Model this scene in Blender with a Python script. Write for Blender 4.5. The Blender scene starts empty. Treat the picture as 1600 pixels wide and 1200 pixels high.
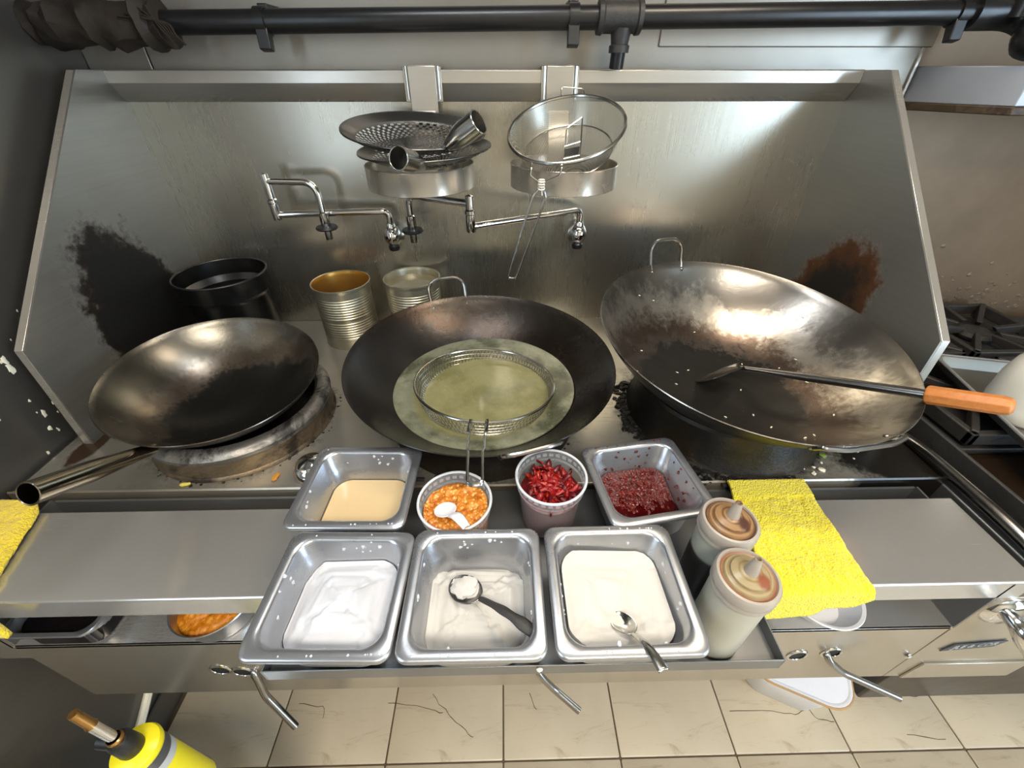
import bpy, bmesh, math, random
from mathutils import Vector, Matrix, noise
from math import sin, cos, pi, sqrt, radians

random.seed(7)
scene = bpy.context.scene
COL = scene.collection

# ------------------------------------------------------------------ camera
cam_d = bpy.data.cameras.new('camera'); cam = bpy.data.objects.new('camera', cam_d); COL.objects.link(cam)
cam_d.sensor_width = 36.0; cam_d.lens = 648.0 / 1600.0 * 36.0; cam_d.clip_start = 0.01
cam.location = (0, -1.21, 1.44)
cam.rotation_euler = (radians(90 - 36.9), 0, radians(-1.13))
scene.camera = cam

# ------------------------------------------------------------------ world, lights, exposure
world = bpy.data.worlds.new('world'); scene.world = world; world.use_nodes = True
world.node_tree.nodes['Background'].inputs[0].default_value = (0.9, 0.95, 1.0, 1)
world.node_tree.nodes['Background'].inputs[1].default_value = 0.25
scene.view_settings.view_transform = 'Standard'
scene.view_settings.look = 'None'
scene.view_settings.gamma = 1.0
scene.view_settings.use_curve_mapping = False
scene.view_settings.exposure = 0.06

def area(name, loc, target, sx, sy, power, color):
    l = bpy.data.lights.new(name, 'AREA'); l.shape = 'RECTANGLE'; l.size = sx; l.size_y = sy
    l.energy = power; l.color = color
    o = bpy.data.objects.new(name, l); COL.objects.link(o); o.location = loc
    d = Vector(target) - Vector(loc); o.rotation_euler = d.to_track_quat('-Z', 'Y').to_euler()
    return o
area('hood_light_warm', (0.62, -0.62, 2.235), (0.62, -0.62, 0), 0.50, 0.14, 8.0, (1.0, 0.86, 0.68))
area('hood_light_cool', (-0.10, -0.62, 2.235), (-0.10, -0.62, 0), 0.50, 0.14, 4.5, (0.93, 0.96, 1.0))
area('ceiling_light', (0.35, -2.15, 2.655), (0.35, -2.15, 0), 1.2, 0.5, 52.0, (1.0, 0.92, 0.80))
area('doorway_daylight', (2.52, -2.3, 1.25), (0.0, -1.0, 0.9), 1.0, 1.9, 80.0, (0.58, 0.78, 1.0))

# ------------------------------------------------------------------ material helpers
def s(r, g, b):
    f = lambda c: (c / 255.0 / 12.92) if c / 255.0 <= 0.04045 else ((c / 255.0 + 0.055) / 1.055) ** 2.4
    return (f(r), f(g), f(b), 1.0)

class N:
    def __init__(self, name):
        self.m = bpy.data.materials.new(name); self.m.use_nodes = True
        self.t = self.m.node_tree; self.b = self.t.nodes['Principled BSDF']
        self.tc = None
    def n(self, typ, **kw):
        x = self.t.nodes.new(typ)
        for k, v in kw.items(): setattr(x, k, v)
        return x
    def l(self, a, b): self.t.links.new(a, b)
    def setin(self, node, key, v):
        if v is None: return
        if isinstance(v, bpy.types.NodeSocket): self.l(v, node.inputs[key])
        else: node.inputs[key].default_value = v
    def obj(self):
        if not self.tc: self.tc = self.n('ShaderNodeTexCoord')
        return self.tc.outputs['Object']
    def mapping(self, vec=None, scale=(1, 1, 1), loc=(0, 0, 0), rot=(0, 0, 0)):
        x = self.n('ShaderNodeMapping'); self.l(vec or self.obj(), x.inputs[0])
        x.inputs['Scale'].default_value = scale; x.inputs['Location'].default_value = loc; x.inputs['Rotation'].default_value = rot
        return x.outputs[0]
    def noise(self, scale=5, detail=3, rough=0.5, vec=None, dist=0.0):
        x = self.n('ShaderNodeTexNoise'); self.l(vec or self.obj(), x.inputs['Vector'])
        x.inputs['Scale'].default_value = scale; x.inputs['Detail'].default_value = detail
        x.inputs['Roughness'].default_value = rough; x.inputs['Distortion'].default_value = dist
        return x.outputs['Fac']
    def vor(self, scale=5, vec=None, feature='F1'):
        x = self.n('ShaderNodeTexVoronoi', feature=feature); self.l(vec or self.obj(), x.inputs['Vector']); x.inputs['Scale'].default_value = scale
        return x.outputs[0]
    def math(self, op, a, b=None, c=None, clamp=False):
        x = self.n('ShaderNodeMath', operation=op); x.use_clamp = clamp
        self.setin(x, 0, a); self.setin(x, 1, b); self.setin(x, 2, c)
        return x.outputs[0]
    def ramp(self, fac, lo, hi, smooth=True):
        x = self.n('ShaderNodeMapRange', interpolation_type='SMOOTHSTEP' if smooth else 'LINEAR')
        self.setin(x, 0, fac); x.inputs[1].default_value = lo; x.inputs[2].default_value = hi
        return x.outputs[0]
    def rng(self, fac, a, b, lo=0.0, hi=1.0):
        x = self.n('ShaderNodeMapRange'); self.setin(x, 0, fac)
        x.inputs[1].default_value = lo; x.inputs[2].default_value = hi; x.inputs[3].default_value = a; x.inputs[4].default_value = b
        return x.outputs[0]
    def mix(self, fac, a, b):
        x = self.n('ShaderNodeMix', data_type='RGBA'); self.setin(x, 0, fac); self.setin(x, 6, a); self.setin(x, 7, b)
        return x.outputs[2]
    def mixf(self, fac, a, b):
        x = self.n('ShaderNodeMix', data_type='FLOAT'); self.setin(x, 0, fac); self.setin(x, 2, a); self.setin(x, 3, b)
        return x.outputs[0]
    def sep(self, vec=None):
        x = self.n('ShaderNodeSeparateXYZ'); self.l(vec or self.obj(), x.inputs[0]); return x.outputs
    def dist(self, c, r):
        """length((p-c)/r) in object space; r component 0 ignores that axis"""
        a = self.n('ShaderNodeVectorMath', operation='SUBTRACT'); self.l(self.obj(), a.inputs[0]); a.inputs[1].default_value = c
        b = self.n('ShaderNodeVectorMath', operation='MULTIPLY'); self.l(a.outputs[0], b.inputs[0])
        b.inputs[1].default_value = tuple(0.0 if q == 0 else 1.0 / q for q in r)
        d = self.n('ShaderNodeVectorMath', operation='LENGTH'); self.l(b.outputs[0], d.inputs[0])
        return d.outputs['Value']
    def bump(self, h, strength=0.3, dist=0.002):
        x = self.n('ShaderNodeBump'); self.l(h, x.inputs['Height']); x.inputs['Strength'].default_value = strength; x.inputs['Distance'].default_value = dist
        self.l(x.outputs[0], self.b.inputs['Normal'])
    def out(self, base=None, rough=None, metal=None, **kw):
        self.setin(self.b, 'Base Color', base); self.setin(self.b, 'Roughness', rough); self.setin(self.b, 'Metallic', metal)
        for k, v in kw.items(): self.setin(self.b, k, v)
        return self.m

def plain(name, col, rough=0.5, metal=0.0, var=0.12, vscale=18, bump=0.0, bscale=80, **kw):
    q = N(name)
    nz = q.noise(vscale, 4, 0.6)
    dark = tuple(c * (1 - var * 2) for c in col[:3]) + (1,); lite = tuple(min(1, c * (1 + var)) for c in col[:3]) + (1,)
    c = q.mix(nz, dark, lite)
    if bump: q.bump(q.noise(bscale, 3), bump, 0.002)
    return q.out(c, q.rng(nz, max(0.02, rough - 0.06), min(1, rough + 0.06)), metal, **kw)

def steel(name, col=s(168, 165, 158), rough=0.28, stretch=(1.5, 60, 60), tangent=None, aniso=0.5, dirt=0.0, dirtcol=s(70, 55, 38), dscale=3.0, drops=0.0, bump=0.05, metal=0.72, patches=()):
    q = N(name)
    big = q.noise(2.2, 4, 0.6)
    st = q.noise(3.0, 5, 0.7, q.mapping(scale=stretch))
    c = q.mix(st, tuple(v * 0.93 for v in col[:3]) + (1,), tuple(min(1, v * 1.03) for v in col[:3]) + (1,))
    c = q.mix(q.rng(big, 0.0, 0.5, 0.45, 0.75), c, tuple(v * t for v, t in zip(col[:3], (0.70, 0.66, 0.60))) + (1,))
    r = q.math('ADD', q.rng(st, rough - 0.03, rough + 0.04), q.rng(big, -0.05, 0.09))
    met = metal
    if dirt > 0:
        dn = q.noise(dscale, 8, 0.68, dist=0.4)
        m = q.ramp(dn, 0.62 - dirt * 0.25, 0.80 - dirt * 0.2)
        c = q.mix(m, c, dirtcol); r = q.mixf(m, r, 0.45); met = q.math('SUBTRACT', metal, q.math('MULTIPLY', m, 0.8 * metal))
    for pc, prad, pcol in patches:
        pd = q.math('ADD', q.dist(pc, prad), q.math('ADD', q.rng(q.noise(16, 8, 0.7), -0.4, 0.4), q.rng(q.noise(90, 3, 0.7), -0.15, 0.15)))
        pm = q.ramp(pd, 1.05, 0.75)
        c = q.mix(pm, c, pcol); r = q.mixf(pm, r, 0.3); met = q.mixf(pm, met, 0.25)
    if drops > 0:
        v = q.vor(55, q.mapping(scale=(1.0, 1.0, 0.45)))
        sel = q.ramp(q.noise(7, 2), 0.55, 0.68)
        dm = q.math('MULTIPLY', q.ramp(v, 0.16, 0.05), q.math('MULTIPLY', sel, drops))
        c = q.mix(dm, c, s(205, 195, 170)); r = q.mixf(dm, r, 0.5)
    q.bump(st, bump, 0.001)
    kw = {}
    if tangent and aniso:
        cx = q.n('ShaderNodeCombineXYZ')
        for i in range(3): cx.inputs[i].default_value = tangent[i]
        q.l(cx.outputs[0], q.b.inputs['Tangent']); kw['Anisotropic'] = aniso
    return q.out(c, r, met, **kw)

MT = {}
MT['back'] = steel('back_panel_steel', s(184, 180, 168), 0.245, (40, 40, 1.2), (1, 0, 0), 0.5, drops=0.8, metal=0.93)
MT['cap'] = steel('cap_steel', s(190, 186, 178), 0.22, (1.2, 60, 60), (1, 0, 0), 0.4)
GR = s(24, 21, 17)
MT['deck'] = steel('deck_steel', s(172, 168, 158), 0.27, (1.2, 50, 50), None, 0, dirt=0.12, dirtcol=s(62, 52, 38), dscale=5,
                   patches=(((.80, -.60, .8), (.13, .13, 0), GR), ((.50, -.47, .8), (.245, .245, 0), GR), ((-.05, -.47, .8), (.22, .22, 0), GR), ((-.595, -.48, .8), (.195, .195, 0), GR), ((-.89, -.56, .8), (.03, .07, 0), s(60, 44, 32))))
MT['gutter'] = steel('gutter_steel', s(150, 142, 128), 0.3, (1.2, 50, 50), None, 0, dirt=0.1, dirtcol=s(60, 50, 36), dscale=6, patches=(((.80, -.70, .77), (.14, 0, 0), GR),))
MT['shelf'] = steel('shelf_steel', s(206, 204, 200), 0.22, (1.2, 60, 60), (0, 1, 0), 0.5, metal=0.76, bump=0.02)
MT['front'] = steel('front_steel', s(178, 170, 155), 0.20, (1.2, 60, 60), None, 0)
MT['tray'] = steel('tray_steel', s(124, 125, 125), 0.30, (1.2, 50, 50), None, 0, dirt=0.05, dirtcol=s(80, 76, 70))
MT['pan'] = steel('pan_steel', s(178, 180, 184), 0.27, (30, 30, 30), None, 0, drops=0.0, bump=0.03, metal=0.86)
MT['wall'] = steel('wall_steel', s(150, 145, 136), 0.38, (1.2, 30, 30), (1, 0, 0), 0.4, dirt=0.06)
MT['lwall'] = steel('left_wall_steel', s(106, 104, 100), 0.34, (30, 1.2, 30), None, 0, metal=0.75, dirt=0.10, dirtcol=s(38, 33, 28), dscale=1.8)
MT['chrome'] = plain('chrome', s(215, 215, 215), 0.07, 1.0, 0.03)
MT['wire'] = plain('wire_steel', s(190, 188, 182), 0.2, 1.0, 0.06)
MT['rod'] = plain('rod_steel', s(150, 148, 146), 0.24, 1.0, 0.1)
MT['ring'] = steel('holder_steel', s(186, 178, 164), 0.2, (40, 40, 2), None, 0, dirt=0.08, dirtcol=s(96, 66, 36), dscale=9)
MT['bladesteel'] = plain('blade_steel', s(96, 92, 86), 0.34, 0.9, 0.25, 20)
MT['black'] = plain('black_paint', s(26, 26, 27), 0.32, 0.0, 0.2, 30)
MT['iron'] = plain('cast_iron', s(62, 60, 58), 0.5, 0.4, 0.25, 30, 0.4, 120)
MT['dark'] = plain('dark_void_shade', s(16, 15, 14), 0.7, 0.0, 0.2)  # near-black; discs of it stand in for shade inside openings
MT['potblack'] = plain('pot_black', s(13, 13, 13), 0.3, 0.0, 0.3, 20, 0.2, 60)
MT['rubber'] = plain('black_rubber', s(20, 20, 20), 0.45, 0.0, 0.15)

def wing_mat(name, cy, cz, ry, rz, core, edge, slant, core_rng=(0.98, 0.80)):
    q = N(name)
    col = s(140, 139, 134)
    st = q.noise(3.0, 5, 0.7, q.mapping(scale=(40, 1.5, 40)))
    c = q.mix(st, tuple(v * 0.82 for v in col[:3]) + (1,), tuple(v * 1.08 for v in col[:3]) + (1,))
    o = q.sep()
    yy = q.math('ADD', o[1], q.math('MULTIPLY', q.math('SUBTRACT', o[2], cz), slant))
    dy = q.math('DIVIDE', q.math('SUBTRACT', yy, cy), ry); dz = q.math('DIVIDE', q.math('SUBTRACT', o[2], cz), rz)
    d = q.math('SQRT', q.math('ADD', q.math('MULTIPLY', dy, dy), q.math('MULTIPLY', dz, dz)))
    nz = q.math('ADD', q.rng(q.noise(11, 9, 0.7), -0.45, 0.45), q.rng(q.noise(60, 3, 0.7), -0.16, 0.16))
    d = q.math('ADD', d, nz)
    halo = q.ramp(d, 1.12, 0.88); mid = q.ramp(d, *core_rng)
    c = q.mix(halo, c, edge); c = q.mix(mid, c, core)
    r = q.mixf(mid, q.rng(st, 0.27, 0.40), 0.55)
    met = q.math('SUBTRACT', 0.72, q.math('MULTIPLY', halo, 0.70))
    q.bump(q.math('ADD', q.math('MULTIPLY', nz, halo), q.math('MULTIPLY', st, 0.05)), 0.35, 0.004)
    return q.out(c, r, met)
MT['wingL'] = wing_mat('left_wing_steel', -0.248, 0.92, 0.150, 0.25, s(10, 9, 8), s(34, 24, 18), 0.10)
MT['wingR'] = wing_mat('right_wing_steel', -0.205, 0.93, 0.135, 0.20, s(18, 12, 9), s(78, 48, 27), 0.30, (0.97, 0.5))

def wok_mat(name, R, D, metal_col, burnt_r, burnt_amt, brown, rim_dark, rough=0.26, base_dark=s(34, 32, 30), off=(0, 0), brown_amt=0.8):
    """object space: rim plane z = D, bottom z = 0"""
    q = N(name)
    d = q.dist((off[0] * R, off[1] * R, 0), (R, R, 0))
    nz = q.noise(9, 7, 0.65, dist=0.6); fine = q.noise(70, 5, 0.75); ang = q.noise(3.0, 4, 0.6)
    streak = q.noise(14, 5, 0.7, q.mapping(scale=(1, 1, 0.35)))
    dd = q.math('ADD', d, q.math('ADD', q.rng(nz, -0.22, 0.22), q.rng(fine, -0.16, 0.16)))
    burnt = q.math('MULTIPLY', q.ramp(dd, burnt_r + 0.10, burnt_r - 0.05), burnt_amt)
    edge = q.math('MULTIPLY', q.ramp(q.math('ABSOLUTE', q.math('SUBTRACT', dd, burnt_r + 0.08)), 0.20, 0.02), brown_amt)
    rim = q.math('MULTIPLY', q.ramp(q.math('ADD', d, q.rng(streak, -0.28, 0.28)), 0.88, 1.02), rim_dark)
    c = q.mix(ang, metal_col, tuple(v * 0.6 for v in metal_col[:3]) + (1,))
    c = q.mix(edge, c, brown)
    c = q.mix(rim, c, s(40, 36, 34))
    c = q.mix(burnt, c, base_dark)
    r = q.mixf(burnt, q.rng(nz, rough - 0.05, rough + 0.12), q.rng(fine, 0.14, 0.34))
    q.bump(q.math('ADD', fine, q.math('MULTIPLY', nz, 2.0)), 0.14, 0.002)
    return q.out(c, r, q.mixf(burnt, 0.95, 0.55))
MT['wokL'] = wok_mat('left_wok_steel', .2, .11, s(136, 132, 122), 0.74, 0.95, s(92, 66, 46), 0.45, 0.22, s(18, 17, 16), (.24, -.10), 0.45)
MT['wokM'] = wok_mat('oil_wok_steel', .28, .145, s(104, 98, 92), 0.95, 0.86, s(70, 56, 46), 0.5, 0.24, s(26, 25, 25), (-.2, -.25))
MT['wokR'] = wok_mat('right_wok_steel', .3, .165, s(206, 200, 190), 0.61, 0.95, s(74, 46, 26), 0.65, 0.22, s(20, 18, 16), (-.10, -.14))
MT['wokout'] = plain('wok_outside_soot', s(42, 39, 36), 0.42, 0.5, 0.3, 14, 0.3, 60)
MT['handle_steel'] = plain('wok_handle_steel', s(150, 140, 124), 0.18, 1.0, 0.2, 8)

def ringmat(name, base, grime, amt):
    q = N(name); nz = q.noise(9, 8, 0.7, dist=0.5)
    m = q.ramp(nz, 0.6 - amt * 0.3, 0.72 - amt * 0.2)
    q.bump(q.noise(60, 5, 0.7), 0.5, 0.003)
    return q.out(q.mix(m, base, grime), q.rng(nz, 0.3, 0.55), q.mixf(m, 0.9, 0.2))
MT['ringL'] = ringmat('burner_band_left', s(138, 122, 100), s(40, 32, 24), 0.55)
MT['ash'] = ringmat('ash_grey_cast_ring', s(150, 146, 140), s(30, 28, 27), 0.62)
MT['ringR'] = ringmat('burner_band_sooty', s(70, 62, 50), s(22, 20, 18), 0.75)
MT['soot'] = plain('grease_crust', s(24, 20, 17), 0.5, 0.0, 0.5, 40, 0.8, 160)

def tin_mat(name, col):
    q = N(name); nz = q.noise(14, 5, 0.6)
    return q.out(q.mix(nz, col, tuple(v * 0.6 for v in col[:3]) + (1,)), q.rng(nz, 0.26, 0.40), 0.86)
MT['tin'] = tin_mat('tinplate', s(206, 200, 178)); MT['tin_in'] = tin_mat('golden_lacquer', s(206, 160, 80))

def floor_mat():
    q = N('floor_tile_beige'); big = q.noise(3.2, 6, 0.6, dist=1.2); veins = q.noise(6, 8, 0.7, q.mapping(rot=(0, 0, 0.6), scale=(1, 3.5, 1)), dist=1.5)
    c = q.mix(big, s(178, 162, 136), s(202, 188, 164)); c = q.mix(q.ramp(veins, 0.52, 0.72), c, s(164, 148, 122))
    q.bump(veins, 0.05, 0.001)
    return q.out(c, q.rng(big, 0.26, 0.42), 0.0)
MT['tile'] = floor_mat()
MT['grout'] = plain('grout', s(96, 80, 62), 0.8, 0, 0.25, 30)
MT['crack'] = plain('crack_dark', s(70, 54, 38), 0.8, 0, 0.2)

def powder_mat(name, a, b):
    q = N(name); nz = q.noise(26, 5, 0.6); q.bump(q.noise(220, 4, 0.7), 0.25, 0.001)
    return q.out(q.mix(nz, a, b), 0.9, 0.0)
MT['powder'] = powder_mat('white_powder', s(186, 188, 194), s(200, 202, 208))
MT['powder2'] = powder_mat('offwhite_powder', s(176, 173, 167), s(198, 196, 192))
MT['salt'] = powder_mat('fine_white_salt', s(190, 186, 178), s(200, 197, 191))

def oil_mat():
    q = N('murky_green_oil')
    nz = q.noise(28, 6, 0.7); fine = q.noise(140, 4, 0.8); d = q.dist((0.0, -0.025, 0), (0.15, 0.15, 0))
    inner = q.mix(nz, s(112, 110, 76), s(140, 136, 98)); outer = q.mix(nz, s(78, 81, 64), s(142, 143, 122))
    big = q.noise(9, 4, 0.6)
    outer = q.mix(q.ramp(big, 0.42, 0.62), outer, s(64, 66, 50)); inner = q.mix(q.ramp(big, 0.4, 0.7), inner, s(104, 101, 66))
    c = q.mix(q.ramp(d, 0.92, 1.05), inner, outer); c = q.mix(q.ramp(fine, 0.60, 0.72), c, s(166, 164, 128))
    q.bump(q.noise(18, 3, 0.5), 0.06, 0.004)
    return q.out(c, 0.12, 0.0, IOR=1.47)
MT['oil'] = oil_mat()

def terry(name, col):
    q = N(name); a = q.noise(160, 4, 0.8); b = q.noise(22, 4, 0.6)
    c = q.mix(a, tuple(v * 0.72 for v in col[:3]) + (1,), col); c = q.mix(q.rng(b, 0, 0.35, 0.45, 0.8), c, tuple(v * t for v, t in zip(col[:3], (0.86, 0.80, 0.5))) + (1,))
    q.bump(q.math('ADD', a, q.vor(330)), 0.9, 0.003)
    return q.out(c, 0.95, 0.0, **{'Sheen Weight': 0.3})
MT['towel'] = terry('yellow_terry', s(246, 228, 28)); MT['towel2'] = terry('golden_terry', s(248, 216, 34))

def plastic(name, col, alpha, rough=0.3):
    q = N(name); nz = q.noise(12, 3)
    return q.out(q.mix(nz, col, tuple(v * 0.88 for v in col[:3]) + (1,)), rough, 0.0, Alpha=alpha)
MT['deli'] = plastic('clear_deli_plastic', s(214, 218, 222), 0.26)
MT['deli_rim'] = plastic('deli_rim_plastic', s(222, 226, 230), 0.72)
MT['squeeze'] = plastic('squeeze_bottle_plastic', s(214, 214, 206), 0.13)
MT['collar'] = plastic('bottle_collar_plastic', s(172, 163, 152), 0.8)
MT['whiteplastic'] = plain('white_plastic', s(236, 236, 240), 0.35, 0, 0.04)
MT['jug'] = plain('milky_jug_plastic', s(226, 224, 214), 0.4, 0, 0.05, 5, **{'Subsurface Weight': 0.0})

def bottle_mat(name, low, high, z, sharp):
    q = N(name); o = q.sep(); zz = q.math('ADD', o[2], q.rng(q.noise(30, 3), -.002, .002))
    c = q.mix(q.ramp(zz, z - sharp, z + sharp), low, high); nz = q.noise(14, 4)
    return q.out(q.mix(q.rng(nz, 0, .25), c, s(120, 112, 96)), 0.34, 0.0)
MT['bottle_dark'] = bottle_mat('bottle_with_black_sauce', s(22, 26, 34), s(150, 152, 142), .092, .004)
MT['bottle_pale'] = bottle_mat('bottle_with_pale_sauce', s(70, 66, 62), s(164, 162, 148), .004, .004)
def lid_mat(name, a, b, c3):
    q = N(name); d = q.dist((0, 0, 0), (0.034, 0.034, 0)); dn = q.math('ADD', d, q.rng(q.noise(60, 4), -0.05, 0.05))
    w = q.math('SINE', q.math('MULTIPLY', dn, 21.0)); c = q.mix(q.ramp(w, 0.45, 0.95), a, b)
    c = q.mix(q.ramp(dn, 0.80, 0.90), c, c3)
    sp = q.dist((0.010, -0.012, 0), (0.012, 0.012, 0)); c = q.mix(q.ramp(q.math('ADD', sp, q.rng(q.noise(90), -.3, .3)), 1.0, 0.4), c, c3)
    return q.out(c, 0.3, 0.0)
MT['lid1'] = lid_mat('sauce_stained_lid', s(140, 108, 72), s(100, 70, 44), s(72, 46, 38))
MT['lid2'] = lid_mat('tan_stained_lid', s(148, 132, 98), s(130, 112, 80), s(126, 76, 54))

def chunky(name, cols, scale=150, rough=0.25, bump=0.6):
    q = N(name); v = q.vor(scale); a = q.noise(scale * 0.7, 4, 0.8); b = q.noise(20, 3)
    c = q.mix(q.ramp(a, 0.35, 0.6), cols[0], cols[1]); c = q.mix(q.ramp(v, 0.45, 0.15), c, cols[2]); c = q.mix(q.rng(b, 0, 0.4, 0.4, 0.8), c, cols[0])
    q.bump(q.math('ADD', a, v), bump, 0.003)
    return q.out(c, rough, 0.0)
MT['garlic'] = chunky('orange_garlic_chili', (s(168, 84, 16), s(214, 136, 44), s(238, 190, 110)))
MT['chiliflake'] = chunky('wet_chili_flakes', (s(58, 10, 10), s(86, 18, 16), s(128, 60, 44)), 240, 0.34)
MT['chilioil'] = plain('dark_red_oil', s(62, 6, 7), 0.08, 0, 0.15)
MT['curry'] = chunky('orange_curry_paste', (s(176, 98, 8), s(206, 128, 20), s(226, 158, 50)), 110, 0.4)
MT['broth'] = plain('beige_broth', s(206, 182, 140), 0.18, 0, 0.03, 8)
MT['chili_a'] = plain('dried_chili_red', s(150, 22, 22), 0.36, 0, 0.3, 60)
MT['chili_b'] = plain('dried_chili_dark', s(98, 12, 18), 0.36, 0, 0.3, 60)
MT['chili_c'] = plain('dried_chili_orange', s(172, 42, 26), 0.25, 0, 0.3, 60)
MT['soy'] = plain('dark_soy_sauce', s(18, 14, 16), 0.15, 0, 0.1)
MT['pale_sauce'] = plain('pale_grey_sauce', s(176, 172, 152), 0.3, 0, 0.15, 14)
def wood_mat():
    q = N('orange_wood'); w = q.noise(6, 6, 0.7, q.mapping(scale=(1, 18, 18)), dist=0.6)
    return q.out(q.mix(w, s(150, 84, 36), s(214, 142, 76)), 0.42, 0.0)
MT['wood'] = wood_mat()
MT['brass'] = plain('brass', s(196, 150, 90), 0.28, 1.0, 0.2)
MT['yellow_can'] = plain('yellow_enamel', s(226, 210, 24), 0.3, 0, 0.06)
MT['label_dark'] = plain('dark_grey_label', s(64, 66, 70), 0.45, 0, 0.1)
MT['label_white'] = plain('pale_grey_label', s(176, 178, 178), 0.45, 0, 0.08)
def mesh_mat(name, col, scale, cover):
    q = N(name)
    o = q.n('ShaderNodeTexCoord').outputs['UV']; x = q.n('ShaderNodeSeparateXYZ'); q.l(o, x.inputs[0])
    a = q.math('ABSOLUTE', q.math('SUBTRACT', q.math('FRACT', q.math('MULTIPLY', x.outputs[0], scale)), 0.5))
    b = q.math('ABSOLUTE', q.math('SUBTRACT', q.math('FRACT', q.math('MULTIPLY', x.outputs[1], scale)), 0.5))
    hole = q.math('LESS_THAN', q.math('MAXIMUM', a, b), 0.5 - cover)
    return q.out(col, 0.35, 0.9, Alpha=q.math('SUBTRACT', 1.0, hole))
MT['finemesh'] = mesh_mat('fine_wire_mesh', s(176, 172, 160), 900.0, 0.19)
MT['twine'] = plain('white_twine', s(228, 220, 206), 0.8, 0, 0.15, 60)
MT['burlap'] = plain('dirty_wrap', s(40, 31, 22), 0.75, 0, 0.45, 14, 0.8, 60)
MT['grime'] = plain('grimy_brown_wall', s(122, 104, 84), 0.5, 0.55, 0.22, 6, 0.2, 24)
MT['greasy'] = plain('greasy_brown_enamel', s(46, 34, 24), 0.3, 0.3, 0.45, 7, 0.3, 30)
MT['wallpaint'] = plain('cream_wall_paint', s(205, 196, 178), 0.7, 0, 0.05, 3)
MT['ceilpaint'] = plain('ceiling_white', s(220, 216, 206), 0.8, 0, 0.04, 3)
MT['hood'] = steel('hood_steel', s(190, 186, 178), 0.4, (1.2, 40, 40), None, 0, metal=0.5)
MT['scrapw'] = plain('white_scrap', s(226, 220, 200), 0.6, 0, 0.1)
MT['scrapy'] = plain('yellow_scrap', s(214, 198, 92), 0.5, 0, 0.15)
MT['scrapg'] = plain('green_scrap', s(110, 140, 50), 0.5, 0, 0.15)
MT['scrapo'] = plain('orange_scrap', s(190, 130, 50), 0.5, 0, 0.15)
def em_mat(name, col, st):
    q = N(name); return q.out(s(230, 230, 225), 0.5, 0.0, **{'Emission Color': col, 'Emission Strength': st})
MT['lampglow_w'] = em_mat('lit_diffuser_warm', (1.0, 0.86, 0.68, 1), 6.0)
MT['lampglow_c'] = em_mat('lit_diffuser_cool', (0.93, 0.96, 1.0, 1), 6.0)
MT['reflection_pane'] = em_mat('added_window_glow', (0.62, 0.80, 1.0, 1), 5.0)  # glow of the added left window, mirrored in the splashback
MT['daypane'] = em_mat('daylit_pane', (0.60, 0.80, 1.0, 1), 3.0)

# ------------------------------------------------------------------ geometry helpers
def V(*a): return Vector(a)
def fbm(x, y, z=0.0, o=4):
    return noise.fractal(Vector((x, y, z)), 1.0, 2.0, o)
def cr(pts, n=6, closed=False):
    P = [Vector(p) for p in pts]; out = []; m = len(P)
    rngi = range(m) if closed else range(m - 1)
    for i in rngi:
        if closed: a, b, c, d = P[(i - 1) % m], P[i], P[(i + 1) % m], P[(i + 2) % m]
        else: a, b, c, d = P[max(i - 1, 0)], P[i], P[i + 1], P[min(i + 2, m - 1)]
        for k in range(n):
            t = k / n
            out.append(0.5 * ((2 * b) + (c - a) * t + (2 * a - 5 * b + 4 * c - d) * t * t + (3 * b - a - 3 * c + d) * t ** 3))
    if not closed: out.append(P[-1])
    return out
def fillet(pts, r, n=5):
    P = [Vector(p) for p in pts]; out = [P[0]]
    for i in range(1, len(P) - 1):
        a, b, c = P[i - 1], P[i], P[i + 1]
        u = (a - b); v = (c - b); k = min(r, u.length * .48, v.length * .48)
        p0 = b + u.normalized() * k; p1 = b + v.normalized() * k
        for j in range(n + 1):
            t = j / n; out.append((1 - t) ** 2 * p0 + 2 * t * (1 - t) * b + t * t * p1)
    out.append(P[-1]); return out
def rr(hx, hy, r, n=6, cx=0, cy=0):
    L = []; r = min(r, hx * .98, hy * .98)
    for k, (sx, sy) in enumerate(((1, 1), (-1, 1), (-1, -1), (1, -1))):
        for j in range(n + 1):
            a = k * pi / 2 + j / n * pi / 2
            L.append((cx + sx * (hx - r) + r * cos(a), cy + sy * (hy - r) + r * sin(a)))
    return L

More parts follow.
